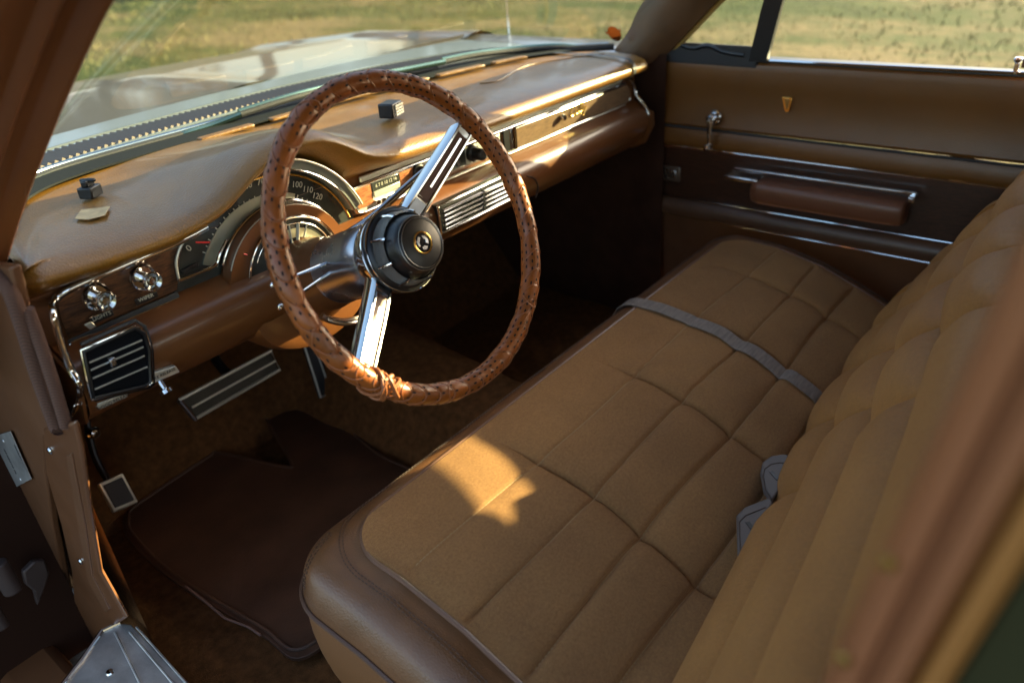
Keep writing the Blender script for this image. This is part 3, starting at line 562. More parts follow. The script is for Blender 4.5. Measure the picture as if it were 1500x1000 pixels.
# ---- centre air outlet
vc = MB(); y_ = .2500
vx0, vx1, vz0, vz1 = -.098, .125, .765, .808
MB().prism([(vx0-.004, .262, vz1+.004), (vx1-.03, .262, vz1+.006), (vx1+.004, .262, vz1-.012), (vx1+.004, .262, vz0-.002), (vx0-.004, .262, vz0-.003)], (0, -.020, 0)).build('air_outlet', BLACK, dash, bevel=.002)
MB().tube([(vx0-.005, .242, vz1+.004), (vx1-.03, .242, vz1+.006), (vx1+.004, .242, vz1-.012), (vx1+.004, .242, vz0-.002), (vx0-.005, .242, vz0-.004), (vx0-.005, .242, vz1+.004)], .0028, 8).build('outlet_frame', CHROME, dash)
for k in range(5):
    z_ = vz0+.004+k*.0088
    for a_, b_ in ((vx0+.004, .014), (.020, vx1-.006-(.012 if k == 4 else 0))):
        MB().box(((a_+b_)/2, .2405, z_), (b_-a_, .010, .0028), Euler((.5, 0, 0)).to_matrix()).build('outlet_slat', CHROME, dash)
MB().box((.017, .2405, .787), (.0035, .006, .042)).build('outlet_divider', BLACK, dash)
wire([(772, 258), (783, 262), (788, 275), (784, 290)], 'panel_gap', HOLE, dash, r=.0012, y=.2525)
# ---- left air outlet
def lv(px, py, y=.236): return Y(px, py, y)
op = [(118, 513), (198, 477), (212, 486), (220, 510), (222, 560), (214, 566), (134, 585), (128, 560)]
MB().prism([lv(*p, .245) for p in op], (0, -.010, 0)).build('air_outlet', mat('matt_black_vane', (.008, .008, .009), rough=1, spec=.03), dash, bevel=.001)
P_ = [lv(*p, .234) for p in op]; MB().tube(P_, .0022, 8, closed=True).build('outlet_frame', CHROME, dash); cv_ = sum(P_, Vector())/len(P_); MB().tube([cv_+(p-cv_)*.94+Vector((0, -.0005, 0)) for p in P_], .0030, 8, closed=True).build('outlet_lip', BLACK, dash)
MB().tube([Vector(p)+Vector((.003, .002, .006)) for p in P_[:5]], .0025, 8).build('outlet_frame', MOLD, dash)
for a_, b_ in [((131, 531), (208, 498)), ((133, 542), (210, 508)), ((136, 554), (212, 521)), ((139, 570), (216, 537))]:
    MB().tube([lv(*a_, .2315), lv(*b_, .2315)], .0012, 6).build('outlet_slat', TRIM, dash)
    MB().prism([lv(*a_, .2325), lv(*b_, .2325), lv(*b_, .2325)+Vector((0, .004, .0105)), lv(*a_, .2325)+Vector((0, .004, .0105))], (0, .001, 0)).build('outlet_vane', mat('matt_black_vane', (.008, .008, .009), rough=1, spec=.03), dash)
MB().box(lv(163, 529, .229), (.008, .012, .012)).build('outlet_tab', STEEL, dash, bevel=.002)
# bits under the dash
wire([(108, 600), (113, 592), (150, 596)], 'lower_trim', CHROME, dash, r=.001, y=.25)
pl = MB().prism([Y(*p, .236) for p in [(205, 552), (258, 536), (264, 545), (210, 568)]], (0, .012, 0)).build('brake_release_plate', TRIM, dash, bevel=.001)
MB().lathe([(.0, 0), (.004, 0), (.004, .012), (.009, .014), (.009, .019), (0, .019)], Y(234, 558, .236), (0, -.6, -.8), 20).build('brake_release_knob', CHROME, dash)
MB().prism([Y(*p, .245) for p in [(143, 591), (186, 575), (188, 581), (147, 600)]], (0, .006, 0)).build('hood_release_plate', TRIM, dash, bevel=.001)
lab = MB(); text_into(lab, 'HOOD RELEASE', Y(167, 588, .2442), (1, 0, 0), (0, 0, 1), .006, .0003); lab.build('release_lettering', BLACK, dash); lab = MB(); text_into(lab, 'BRAKE RELEASE', Y(236, 550, .2352), (1, 0, 0), (0, 0, 1), .006, .0003); lab.build('release_lettering', BLACK, dash)
MB().prism([Y(*p, .34) for p in [(328, 499), (344, 491), (350, 503), (338, 511)]], (0, .01, 0)).build('heater_switch', BLACK, dash, bevel=.001)
wire([(328, 499), (345, 490)], 'heater_switch_trim', CHROME, dash, r=.0012, y=.339, sm=False)
# steering column opening bulge under the panel
MB().grid([[Vector((-.385+.12*math.cos(a)*s_, y, .752+.085*math.sin(a)*s_)) for a in np.linspace(PI, 2*PI, 24)] for y, s_ in [(.2495, .3), (.246, .78), (.252, .92), (.275, 1.0), (.40, 1.05)]]).build('column_cover', DASHMET, dash)

# ================================================================== STEERING COLUMN
nrm = Vector((0, -.918, .395)).normalized(); ax = -nrm; U = Vector((1, 0, 0)); Vv = Vector((0, .395, .918)).normalized()
WC = Vector((-.38, 0, .90)); HC = WC+Vv*-.007+U*-.003
col = thing('steering_column', 'brown and brushed steel steering column running from the wheel into the dash', 'steering column', tuple(HC+ax*.3))
MB().lathe([(0, .082), (.046, .082), (.0495, .090), (.0500, .12), (.0505, .192), (.0515, .195), (.046, .197)], HC, ax, 64).build('collar', STEEL, col)
MB().lathe([(.049, .190), (.050, .205), (.0555, .225), (.0575, .24), (.0560, .241), (.0565, .245), (.066, .275), (.072, .31), (.075, .40), (.07, .42)], HC, ax, 64).build('column_shroud', DASHMET, col)
mb = MB(); c_ = HC+ax*.19; mb.tube([c_+U*.083*math.cos(a)+Vv*.083*math.sin(a) for a in np.linspace(math.radians(222), math.radians(318), 40)], .0038, 8); mb.build('lower_ring', CHROME, col)
mb = MB(); mb.tube([c_+ax*.008+U*.079*math.cos(a)+Vv*.079*math.sin(a) for a in np.linspace(math.radians(218), math.radians(322), 40)], .006, 8); mb.build('lower_ring_seat', DASHMET, col)
def stalk(p0, p1, y0, y1, end):
    a = Y(*p0, y0); b = Y(*p1, y1); MB().tube([a, lerp(a, b, .5), b], [.0032, .0026, .0022], 10).build('stalk', CHROME, col)
    MB().lathe([(0, -.003), (.0035, -.002), (.004, .001), (.003, .004), (0, .005)], b, (b-a).normalized(), 16).build('stalk_tip', CHROME, col)
stalk((484, 383), (400, 417), .15, .12, 0); stalk((488, 396), (411, 449), .14, .11, 0)
mb = MB(); P_ = spline([Y(505, 345, .15), Y(545, 318, .125), Y(590, 278, .11), Y(625, 248, .10), Y(660, 226, .095)], 6); mb.tube(P_, [lerp(.006, .0042, i/(len(P_)-1)) for i in range(len(P_))], 12).build('gear_lever', mat('dark_chrome', (.35, .35, .36), rough=.15, metal=1), col)

# ================================================================== STEERING WHEEL
wh = thing('steering_wheel', 'large steering wheel wrapped in laced perforated tan leather with two chrome spokes', 'steering wheel', tuple(WC))
def wp(r, a, off=0): return WC+U*r*math.cos(a)+Vv*r*math.sin(a)+nrm*off
NR = 720; NS = 28; R0 = .205; rr0 = .0138
def rimr(a):
    r = rr0*(1+.035*math.sin(a*9+.5)+.03*math.sin(a*23+1)+.02*math.sin(a*41))
    return r
# lacing bands
bands = []; a = 0
while a < 2*PI-.03:
    bands.append(a+rng.uniform(-.02, .02)); a += .155 if not (PI*1.05 < a < PI*1.75) else .115
def rimpt(a, b, extra=0):
    r = rimr(a)
    for q in bands:
        d = abs((a-q-.10*math.sin(b)+PI) % (2*PI)-PI)
        if d < .02: r -= .0012*math.exp(-(d/.007)**2)
    r += extra
    c = math.cos(b)*r; s_ = math.sin(b)*r
    return WC+(U*math.cos(a)+Vv*math.sin(a))*(R0+c)+nrm*s_
rows = [[rimpt(2*PI*i/NR, 2*PI*j/NS) for j in range(NS)] for i in range(NR)]
MB().grid(rows, cu=True, cv=True).build('rim_cover', RIMLEA, wh)
mb = MB()
for q in bands:
    mb.tube([rimpt(q+.10*math.sin(b)+.012*math.sin(2*b), b, .0001) for b in np.linspace(-PI*.55, PI*1.1, 26)], .0009, 6)
for k, q in enumerate(bands):           # crossed stretches where the wrap is tied
    if k % 9 == 4 or (3.7 < q < 4.1):
        mb.tube([rimpt(q+.02-.10*math.sin(b), b, .0002) for b in np.linspace(-PI*.45, PI*.9, 24)], .0009, 6)
mb.build('lacing', LACE, wh)
hl = MB()
for k in range(112):
    a = 2*PI*k/112
    if min(abs((a-q+PI) % (2*PI)-PI) for q in bands) < .018: continue
    for j, b in enumerate(np.arange(-.2, 3.5, .60)):
        aa = a+(.5*(j % 2))*2*PI/112+.03*math.sin(b)
        p = rimpt(aa, b, .0003); tdir = (rimpt(aa+.01, b)-rimpt(aa-.01, b)).normalized(); sdir = (rimpt(aa, b+.05)-rimpt(aa, b-.05)).normalized()
        hl.add([p+tdir*.0028*math.cos(t)+sdir*.0014*math.sin(t) for t in np.linspace(0, 2*PI, 8, endpoint=False)], [tuple(range(8))])
hl.build('perforations', HOLE, wh)
mb = MB()     # knot where the cover is tied, at the lower spoke
ka = math.radians(-137)
for s_ in range(5):
    mb.tube(spline([rimpt(ka+.05*(s_-2)*.6+.05*math.sin(b*1.3+s_), b, .0022+.0008*(s_ % 2)) for b in np.linspace(-.9, 3.2, 9)], 4), .0022, 8)
mb.tube(spline([rimpt(ka-.02, 2.6, .001), rimpt(ka, 1.9, .005), rimpt(ka+.06, 1.3, .004), rimpt(ka+.10, .9, .002)], 6), .0030, 8)
mb.tube(spline([rimpt(ka+.05, 2.9, .002), rimpt(ka+.02, 2.3, .005), rimpt(ka-.03, 1.7, .003)], 6), .0032, 8)
mb.build('cover_knot', LACE, wh)
# spokes
def spoke(deg):
    a = math.radians(deg); D = U*math.cos(a)+Vv*math.sin(a); T = U*-math.sin(a)+Vv*math.cos(a)
    r0, r1 = .040, .196
    def sp(r, t, h): 
        k = (r-r0)/(r1-r0); off = lerp(-.058, -.004, k**.85); return WC+Vv*-.003+D*r+T*t+nrm*(off+h)
    W_ = .0135; rows = []
    for r in np.linspace(r0, r1, 16):
        w = W_*lerp(1.12, .95, (r-r0)/(r1-r0))
        rows.append([sp(r, t*w, h) for t, h in [(-1.1, -.022), (-1.12, -.010), (-1, 0), (-.9, .0022), (-.74, .0022), (-.70, -.0005), (.70, -.0005), (.74, .0022), (.9, .0022), (1, 0), (1.12, -.010), (1.1, -.022)]])
    s = MB(); s.grid(rows, cv=True)
    o = s.build('spoke', CHROME, wh, ang=30)
    MB().grid([[sp(r, t*W_*.68, .0002) for t in (-1, 1)] for r in np.linspace(.078, .184, 6)], ).build('spoke_inlay', mat('spoke_slot_brown', (.09, .028, .012), rough=.4, metal=.1), o)
    m2 = MB(); rows = [[sp(r, t, h) for t, h in [(-.0024, .0004), (-.0016, .0018), (.0016, .0018), (.0024, .0004)]] for r in np.linspace(.098, .178, 5)]; m2.grid(rows); m2.build('spoke_rib', CHROME, o)
    m3 = MB(); m3.tube([sp(.080, -W_*.7, .0015), sp(.184, -W_*.66, .0015), sp(.184, W_*.66, .0015), sp(.080, W_*.7, .0015)], .0009, 6, closed=True); m3.build('spoke_bead', CHROME, o)
    MB().grid([[sp(r, t*W_*.7, .0003) for t in (-1, 1)] for r in (.045, .076)]).build('spoke_root', STEEL, o)
spoke(35); spoke(-144)
# hub
MB().lathe([(.0, .05), (.050, .050), (.0565, .054), (.0575, .060), (.054, .070), (.050, .082), (.046, .090)], HC, ax, 72).build('hub_bell', CHROME, wh)
MB().lathe([(.0, .022), (.052, .036), (.0565, .040), (.0580, .044), (.0580, .048), (.0555, .052)], HC, ax, 72).build('hub_plate', BLACK, wh)
MB().tube([HC+ax*.040+U*.0580*math.cos(a)+Vv*.0580*math.sin(a) for a in np.linspace(0, 2*PI, 90, endpoint=False)], .0011, 6, closed=True).build('hub_rim', CHROME, wh)
kn = mat('knurled_metal', (.22, .22, .21), rough=.35, metal=.9, bump=1.0, bscale=900, btype='voronoi')
MB().lathe([(.0455, .018), (.0485, .024), (.0505, .036), (.0500, .044)], HC, ax, 96).build('knurled_ring', kn, wh)
for a in np.radians([12, 60, 105, 150, 190, 232, 280, 325]):
    D = U*math.cos(a)+Vv*math.sin(a); MB().tube([HC+ax*.014+D*.046, HC+ax*.022+D*.0495, HC+ax*.038+D*.0520], .0018, 8).build('ring_rib', CHROME, wh)
MB().lathe([(0, -.004), (.030, -.004), (.0345, -.002), (.0375, .001), (.0395, .006), (.0405, .014), (.0440, .022), (.040, .03)], HC, ax, 72).build('horn_pad', BLACK, wh)
mb = MB()
for r_, h_, w_ in ((.0360, -.0016, .0008), (.0330, -.0036, .0006)): mb.tube([HC+ax*h_+U*r_*math.cos(a)+Vv*r_*math.sin(a) for a in np.linspace(0, 2*PI, 90, endpoint=False)], w_, 6, closed=True)
mb.build('pad_ring', mat('dull_ring', (.35, .35, .34), rough=.35, metal=1), wh)
MB().tube([HC+ax*-.0048+U*.0140*math.cos(a)+Vv*.0140*math.sin(a) for a in np.linspace(0, 2*PI, 60, endpoint=False)], .0014, 8, closed=True).build('emblem_ring', GOLD, wh)
MB().lathe([(.0130, -.0046), (0, -.0050)], HC, ax, 40).build('emblem_disc', mat('emblem_black', (.01, .01, .012), rough=.15), wh)
mb = MB()
hd = [[(-.0075, .004), (-.004, .0075), (-.0015, .0060), (-.0035, .003), (-.0055, .001), (-.0050, -.003), (-.0078, -.002)], [(.001, .0070), (.0050, .0055), (.0075, .001), (.0062, -.004), (.0030, -.0015), (.0040, .002), (.0018, .0035)], [(-.004, -.0045), (0, -.0032), (.0035, -.0055), (.001, -.0082), (-.003, -.0075)]]
for pg in hd: mb.prism([HC+ax*-.0050+U*a*1.25+Vv*b_*1.25 for a, b_ in pg], nrm*.0012)
mb.build('emblem_figure', CHROME, wh, bevel=.0003)

# ================================================================== BENCH SEAT
seat = thing('bench_seat', 'wide tan cloth front bench seat with brown leather bolsters and stitched channels', 'car seat', (0, -.3, .22))
SX0, SX1, SY0, SY1 = -.675, .675, -.50, .055
def topz(y): return interp(y, [-.52, -.40, -.32, -.22, -.12, .0, .06], [.405, .437, .475, .515, .537, .545, .541])
SEY = [-.12, -.215, -.30, -.385]; SEX = [-.315, -.03, .215, .445]
IX0, IX1, IY1 = -.600, .612, .000
def H(x, y, fab=True):
    z = topz(y)
    if fab:
        ys = [IY1+.01]+SEY+[-.52]; dy = min(abs(y-q) for q in SEY)
        for a_, b_ in zip(ys[:-1], ys[1:]):
            if b_ <= y <= a_: t = (y-(a_+b_)/2)/((a_-b_)/2); amp = interp((a_+b_)/2, [-.4, -.2, -.05], [.010, .006, .002]); z += amp*(1-abs(t)**3.4)-amp*.5; break
        wgt = min(1, max(0, (-.02-y)/.12)); xs_ = [IX0]+SEX+[IX1]
        for a_, b_ in zip(xs_[:-1], xs_[1:]):
            if a_ <= x <= b_: t = (x-(a_+b_)/2)/((b_-a_)/2); z += (.008*(1-abs(t)**8)-.008*.8)*wgt; break
        gy = 0
        for i, q in enumerate(SEY): gy = max(gy, math.exp(-((y-q-.004*math.sin(x*9+i*2))/.0024)**2)*[.0026, .0050, .0060, .006][i])
        gx = 0
        for q in SEX: gx = max(gx, math.exp(-((x-q-.004*math.sin(y*20))/.0024)**2)*.0048*wgt)
        z -= max(gy, gx); z += .0015*math.sin(x*17+y*31)*math.sin(x*7-y*13)
        z += .0012*math.sin((x*.6+y)*90+3*math.sin(x*14))*max(0, math.sin(x*7+1))*wgt
    return z
def rr_map(a, b, x0, x1, y0, y1, r):    # a,b in 0..1 -> rounded rect with round front corners
    x = lerp(x0, x1, a); y = lerp(y0, y1, b)
    cx = None
    if y > y1-r:
        if x < x0+r: cx = x0+r; sg = -1
        elif x > x1-r: cx = x1-r; sg = 1
    if cx is None: return x, y
    p = abs(x-cx)/r; q = (y-(y1-r))/r
    return cx+sg*r*p*math.sqrt(1-q*q/2), (y1-r)+r*q*math.sqrt(1-p*p/2)
def edged(x, y):
    r = .09; dx = min(x-SX0, SX1-x); dy = SY1-y; d = min(dx, dy)
    if dx < r and dy < r: d = r-math.hypot(r-dx, r-dy)
    return max(0, d)
rows = []
A = np.concatenate([np.linspace(0, .1, 16), np.linspace(.11, .89, 60), np.linspace(.9, 1, 16)]); Bv = np.concatenate([np.linspace(0, .75, 30), np.linspace(.77, 1, 20)])
def seatpt(a, b):
    x, y = rr_map(a, b, SX0, SX1, SY0, SY1, .09); d = edged(x, y); R = .050; z = topz(y)+.002
    if d < R: z -= (R-math.sqrt(max(0, R*R-(R-d)**2)))*.9
    di = min(x-IX0, IX1-x, IY1-y); ra = .075
    if x-IX0 < ra and IY1-y < ra: di = ra-math.hypot(ra-(x-IX0), ra-(IY1-y))
    if IX1-x < ra and IY1-y < ra: di = ra-math.hypot(ra-(IX1-x), ra-(IY1-y))
    z -= .014*min(1, max(0, (di-.006)/.02))
    return Vector((x, y, z))
g_ = [[seatpt(a, b) for b in Bv] for a in A]
mb = MB().grid(g_)
edge = [g_[0][j] for j in range(len(Bv))]+[g_[i][-1] for i in range(1, len(A))]+[g_[-1][j] for j in range(len(Bv)-2, -1, -1)]
c0 = Vector((0, -.25, 0))
def off(p, d, z):
    v = Vector((p.x, p.y, 0)); cc = Vector((max(min(p.x, SX1-.09), SX0+.09), min(p.y, SY1-.09), 0)); n_ = (v-cc); 
    n_ = n_.normalized() if n_.length > 1e-5 else Vector((0, 0, 0)); return Vector((p.x+n_.x*d, p.y+n_.y*d, z))
mb.grid([edge, [off(p, .003, p.z-.012) for p in edge]])
mb.build('cushion', SEATLEA, seat, ang=60)
MB().tube([off(p, .005, p.z-.014) for p in edge], .0035, 8).build('cushion_piping', mat('dark_piping', (.09, .045, .028), rough=.4), seat)
MB().grid([[off(p, .002, p.z-.016) for p in edge], [off(p, .006, p.z-.07) for p in edge], [off(p, -.002, p.z-.14) for p in edge], [off(p, -.03, .26) for p in edge]]).build('cushion_side', mat('tan_side_vinyl', (.18, .080, .030), rough=.45, bump=.1, bscale=400, btype='voronoi'), seat, sub=1)
# insert
ns, ms = 520, 280
rows = []
for i in range(ns+1):
    r_ = []
    for j in range(ms+1):
        x, y = rr_map(i/ns, j/ms, IX0, IX1, -.50, IY1, .075); dd = max(0, min(x-IX0, IX1-x, IY1-y)); w_ = min(1, dd/.03); w_ = w_*w_*(3-2*w_)
        r_.append(Vector((x, y, lerp(topz(y)+.001+.006*min(1, dd/.004), H(x, y)+.006, w_))))
    rows.append(r_)
MB().grid(rows).build('cushion_insert', FABRIC, seat, ang=70)
e2 = [rows[0][j] for j in range(ms+1)]+[rows[i][-1] for i in range(1, ns+1)]+[rows[-1][j] for j in range(ms-1, -1, -1)]
MB().tube([Vector((p.x, p.y, topz(p.y)+.0035)) for p in e2], .0034, 8).build('insert_piping', mat('mid_piping', (.15, .075, .045), rough=.35), seat)
# stitches
st = MB()
def stitch(path, step=.0065, ln=.0042, r=.0007):
    path = [Vector(p) for p in path]; acc = 0; nxt = 0
    for a_, b_ in zip(path[:-1], path[1:]):
        L = (b_-a_).length
        while nxt <= acc+L and L > 0:
            t = (nxt-acc)/L; p = a_.lerp(b_, t); d = (b_-a_).normalized(); st.tube([p-d*ln/2, p+d*ln/2], r, 4, caps=False); nxt += step
        acc += L
for i, q in enumerate(SEY):
    st = MB(); stitch([(x, q+.004*math.sin(x*9+i*2), H(x, q+.004*math.sin(x*9+i*2))+.0066) for x in np.linspace(IX0+.03, IX1-.01, 160)])
    st.build('cloth_stitching', mat('pale_thread', (.50, .34, .17), rough=.8), seat)
st = MB()
def ringoff(d): 
    o_ = []
    for p in e2:
        v = Vector((p.x, p.y, 0)); cc = Vector((max(min(p.x, IX1-.075), IX0+.075), min(p.y, IY1-.075), 0)); n_ = (v-cc).normalized() if (v-cc).length > 1e-6 else Vector()
        x, y = p.x+n_.x*d, p.y+n_.y*d; dd = edged(x, y); z = topz(y)+.002
        if dd < .05: z -= (.05-math.sqrt(max(0, .0025-(.05-dd)**2)))*.9
        o_.append(Vector((x, y, z+.0012)))
    return o_
stitch(ringoff(.026)); stitch(ringoff(.031))
stitch([seatpt(a, .93)+Vector((0, 0, .001)) for a in np.linspace(0.001, .055, 20)]); stitch([seatpt(a, .945)+Vector((0, 0, .001)) for a in np.linspace(0.001, .055, 20)])
st.build('leather_stitching', mat('dark_thread', (.06, .035, .025), rough=.8), seat)
# backrest
BA = math.radians(29.5); B0 = Vector((0, -.365, .425)); BD = Vector((0, -math.sin(BA), math.cos(BA))); BN = Vector((0, math.cos(BA), math.sin(BA)))
BH = .475
BSX = [-.64, -.09, .11, .31, .51, .64]
def backh(x, s):
    row = .112; t = (s-.012+.006*math.sin(x*7))/row; k_ = math.floor(t); fr = t-k_
    h = .030*(1-abs(2*fr-1)**2.8)*interp(x, [-.6, 0, .5, .65], [1, 1, .9, .5])
    sh = .10*(k_ % 2)-.05; X_ = x-sh*(1 if x > -.2 else 0)
    for a_, b_ in zip(BSX[:-1], BSX[1:]):
        if a_ <= X_ <= b_: u = (X_-(a_+b_)/2)/((b_-a_)/2); h = h*(1-.85*abs(u)**(12 if a_ < -.5 else 3.2)); break
    for q in BSX[1:-1]: h -= .004*math.exp(-((X_-q)/.003)**2)
    h -= .006*math.exp(-(min(fr, 1-fr)/.022)**2)
    h += .0007*math.sin(x*150+math.sin(x*31)*4)*math.exp(-(min(fr, 1-fr)/.14)**2)
    h *= min(1, max(0, (.645-abs(x))/.03))
    e_ = max(0, s-(BH-.05))/.05; h -= .045*(1-math.sqrt(max(0, 1-e_*e_)))
    return h
def yb(x): return -.02+.10*min(0, x-.1)+.03*max(0, x-.1)
rows = []
for i in range(501):
    x = lerp(-.64, .64, i/500); rows.append([B0+Vector((0, yb(x), 0))+U*x+BD*(BH*j/300)+BN*backh(x, BH*j/300) for j in range(301)])
MB().grid(rows).build('backrest', BACKFAB, seat, ang=70)
st = MB()
for k_ in range(0, 5):
    for xx in (0,):
        pth = []
        for x in np.linspace(-.62, .60, 150):
            s_ = .012-.006*math.sin(x*7)+.112*k_
            if 0 < s_ < BH-.03: pth.append(B0+Vector((0, yb(x), 0))+U*x+BD*s_+BN*(backh(x, s_+.004)+.0004)+BD*.004)
        st = MB(); 
        if len(pth) > 2: stitch(pth, .0075, .0045, .0006); st.build('backrest_stitching', mat('pale_thread', (.50, .34, .17), rough=.8), seat)
def bend(x): return [B0+Vector((0, yb(x), 0))+U*x+BD*s-BN*d for s, d in [(-.02, .0), (.1, -.002), (.3, -.002), (BH-.04, -.002), (BH-.005, .012), (BH+.002, .03), (BH, .07), (BH-.1, .11), (0, .13)]]
for x0, x1 in ((-.685, -.63), (.63, .685)):
    sg = MB()
    xs_ = [x0, lerp(x0, x1, .2), lerp(x0, x1, .8), x1]; sh = [.02, .0, -.004, .0] if x0 < 0 else [0, -.004, 0, .02]
    sg.grid([[p-BN*(h if True else 0) for p in bend(x)] for x, h in zip(xs_, sh)])
    sg.build('backrest_side', SEATLEA, seat, thick=.006)
MB().grid([[B0+Vector((0, yb(x), 0))+U*x+BD*s-BN*d for s, d in [(BH-.004, .03), (BH, .07), (BH-.1, .11), (0, .13), (-.1, .13)]] for x in (-.685, -.3, .3, .685)]).build('backrest_shell', SEATLEA, seat)
MB().tube([B0+Vector((0, yb(x), 0))+U*x+BN*.006+BD*.004 for x in np.linspace(-.64, .64, 40)], .010, 8).build('crease_roll', FABRIC, seat)

# ================================================================== belts
bl = thing('lap_belt', 'grey brown lap belt webbing lying straight across the seat cushion', 'seat belt', (.18, -.15, .52))
P = []
for t in np.linspace(0, 1, 50):
    y = lerp(.062, -.41, t); x = lerp(.195, .185, t)
    d = SY1-y; z = max(topz(y)+.006, max(H(x+q_, y)+.0085 for q_ in (-.018, 0, .018)))
    if d < .05: z -= (.05-math.sqrt(max(0, .0025-(.05-max(d, 0))**2)))*.9; z += 0
    P.append(Vector((x, y, z+.004*math.sin(t*30)*.2)))
P = [Vector((.195, .075, .46)), Vector((.195, .073, .49))]+P
MB().strip(P, (.036, 0, .0), (0, 0.0003, .0016)).build('webbing', BELT, bl)
def tab(pxs, z, label, name):
    o = MB().prism([Z(*p, z) for p in pxs], (0, 0, .012)).build(name, BELTEND, None, bevel=.004, seg=3); c_ = sum((Z(*p, z+.0125) for p in pxs), Vector())/len(pxs); e_ = Z(*pxs[0], z+.0125); f_ = MB().box(c_, (.020, .006, .001), Euler((0, 0, .9)).to_matrix()).build('latch_slot', BLACK); f_.parent = o; f2 = MB().tube([lerp(c_, Z(*p, z+.0122), .78) for p in pxs], .0008, 6, closed=True).build('sleeve_stitching', mat('dark_thread', (.06, .035, .025), rough=.8)); f2.parent = o; return tag(o, label, 'belt buckle', 'buckle sleeves by the seat crease')
tab([(1113, 698), (1116, 684), (1128, 675), (1146, 672), (1164, 676), (1160, 700), (1130, 742), (1118, 725)], .468, 'grey rounded plastic belt sleeve poking up at the seat crease, nearer the lap belt', 'belt_sleeve')
tab([(1078, 762), (1090, 750), (1128, 735), (1132, 745), (1090, 822), (1080, 820)], .468, 'grey squared belt sleeve at the seat crease, below the rounded sleeve', 'belt_sleeve')

# ================================================================== PASSENGER DOOR
DX = .74
door = thing('passenger_door', 'brown vinyl passenger door with armrest, window crank and dark veneer panel', 'car door', (.78, 0, .3))
def dpoly(pts, x, th, name, m, bevel=.003): return MB().prism([(x, y, z) for y, z in pts], (th, 0, 0)).build(name, m, door, bevel=bevel)
DVIN = mat('door_vinyl', (.13, .053, .011), rough=.38, var=.15, vscale=5, bump=.12, bscale=500, btype='voronoi', rvar=.08)
# shaped upper panel (slightly hollow) and lower panel
rows = []
for z, dx in [(.924, .03), (.921, .008), (.914, .0), (.90, -.003), (.86, .004), (.82, .008), (.785, .004), (.765, .0), (.759, .003), (.757, .008)]:
    rows.append([(DX+dx, y, z) for y in np.linspace(.30, -.85, 24)])
MB().grid(rows).build('upper_panel', DVIN, door)
rows = []
for z, dx in [(.756, .008), (.754, .002), (.745, -.002), (.72, -.004), (.711, -.002), (.706, .003)]:
    rows.append([(DX+dx, y, z+.0015*math.sin(y*40)*(y < -.3)) for y in np.linspace(.30, -.85, 60)])
MB().grid(rows).build('middle_panel', DVIN, door)
dpoly([(.275, .708), (.275, .572), (-.85, .572), (-.85, .708)], DX+.006, .01, 'veneer_panel', WOODD, 0)
dpoly([(.35, .708), (.279, .708), (.279, .57), (.35, .57)], DX, .02, 'panel_end', DVIN, .003)
rows = []
for z, dx in [(.572, .008), (.569, .0), (.56, -.010), (.545, -.014), (.53, -.010), (.524, .0), (.519, .004), (.40, .012), (.25, .02)]:
    rows.append([(DX+dx, y, z) for y in np.linspace(.35, -.85, 24)])
MB().grid(rows).build('lower_panel', mat('door_lower_vinyl', (.075, .035, .018), rough=.42, bump=.1, bscale=400, var=.2, vscale=7), door)
def dline(a, b, name, m, r, x=DX-.002): return MB().tube([(x, a[0], a[1]), (x, lerp(a[0], b[0], .5), lerp(a[1], b[1], .5)), (x, b[0], b[1])], r, 8).build(name, m, door)
dline((.30, .757), (-.85, .752), 'groove_bead', RUBBER, .0032, DX+.001)
dline((.274, .7075), (-.85, .7045), 'panel_bead', CHROME, .0016, DX+.001); dline((.276, .573), (-.85, .5745), 'panel_bead', CHROME, .0018, DX-.001); dline((.31, .5235), (-.85, .5175), 'panel_bead', CHROME, .0011, DX)
MB().tube([(DX+.001, .274, .7075), (DX+.001, .277, .70), (DX+.001, .277, .58), (DX+.001, .274, .573)], .0016, 6).build('panel_bead', mat('dull_bead', (.2, .17, .15), rough=.3, metal=1), door)
# belt line mouldings
MB().tube([(DX+.006, .005, .9245), (DX+.006, -.4, .9262), (DX+.006, -.85, .928)], .0035, 8).build('belt_moulding', CHROME, door)
MB().box((DX+.03, -.28, .922), (.05, 1.14, .006)).build('belt_moulding', MOLD, door, bevel=.002)
# armrest with the chrome pull
ar = MB(); rows = []
for y, s_ in [(-.005, .82), (-.012, 1), (-.10, 1), (-.22, 1), (-.335, 1), (-.348, .93), (-.352, .8)]:
    rows.append([(DX+.006-dx*s_, y, lerp(.635, z, s_)) for dx, z in [(0, .660), (.040, .660), (.052, .655), (.057, .645), (.056, .625), (.050, .608), (.040, .600), (0, .597)]])
ar.grid(rows); ar.f += [tuple(range(8)), tuple(range(48+7, 47, -1))]; arm = ar.build('armrest', mat('armrest_vinyl', (.14, .055, .028), rough=.36, bump=.1, bscale=500, btype='voronoi'), door, sub=1)
MB().tube([(DX-.052, -.03, .612), (DX-.052, -.2, .611), (DX-.050, -.335, .612)], .0009, 6).build('armrest_seam', LACE, arm)
MB().box((DX-.018, -.160, .676), (.010, .41, .007)).build('pull_bar', CHROME, door, bevel=.002); MB().box((DX-.012, .022, .656), (.045, .085, .010)).build('door_handle', CHROME, door, bevel=.003)
MB().box((DX-.02, -.36, .668), (.04, .014, .012)).build('pull_bar_end', CHROME, door, bevel=.003)
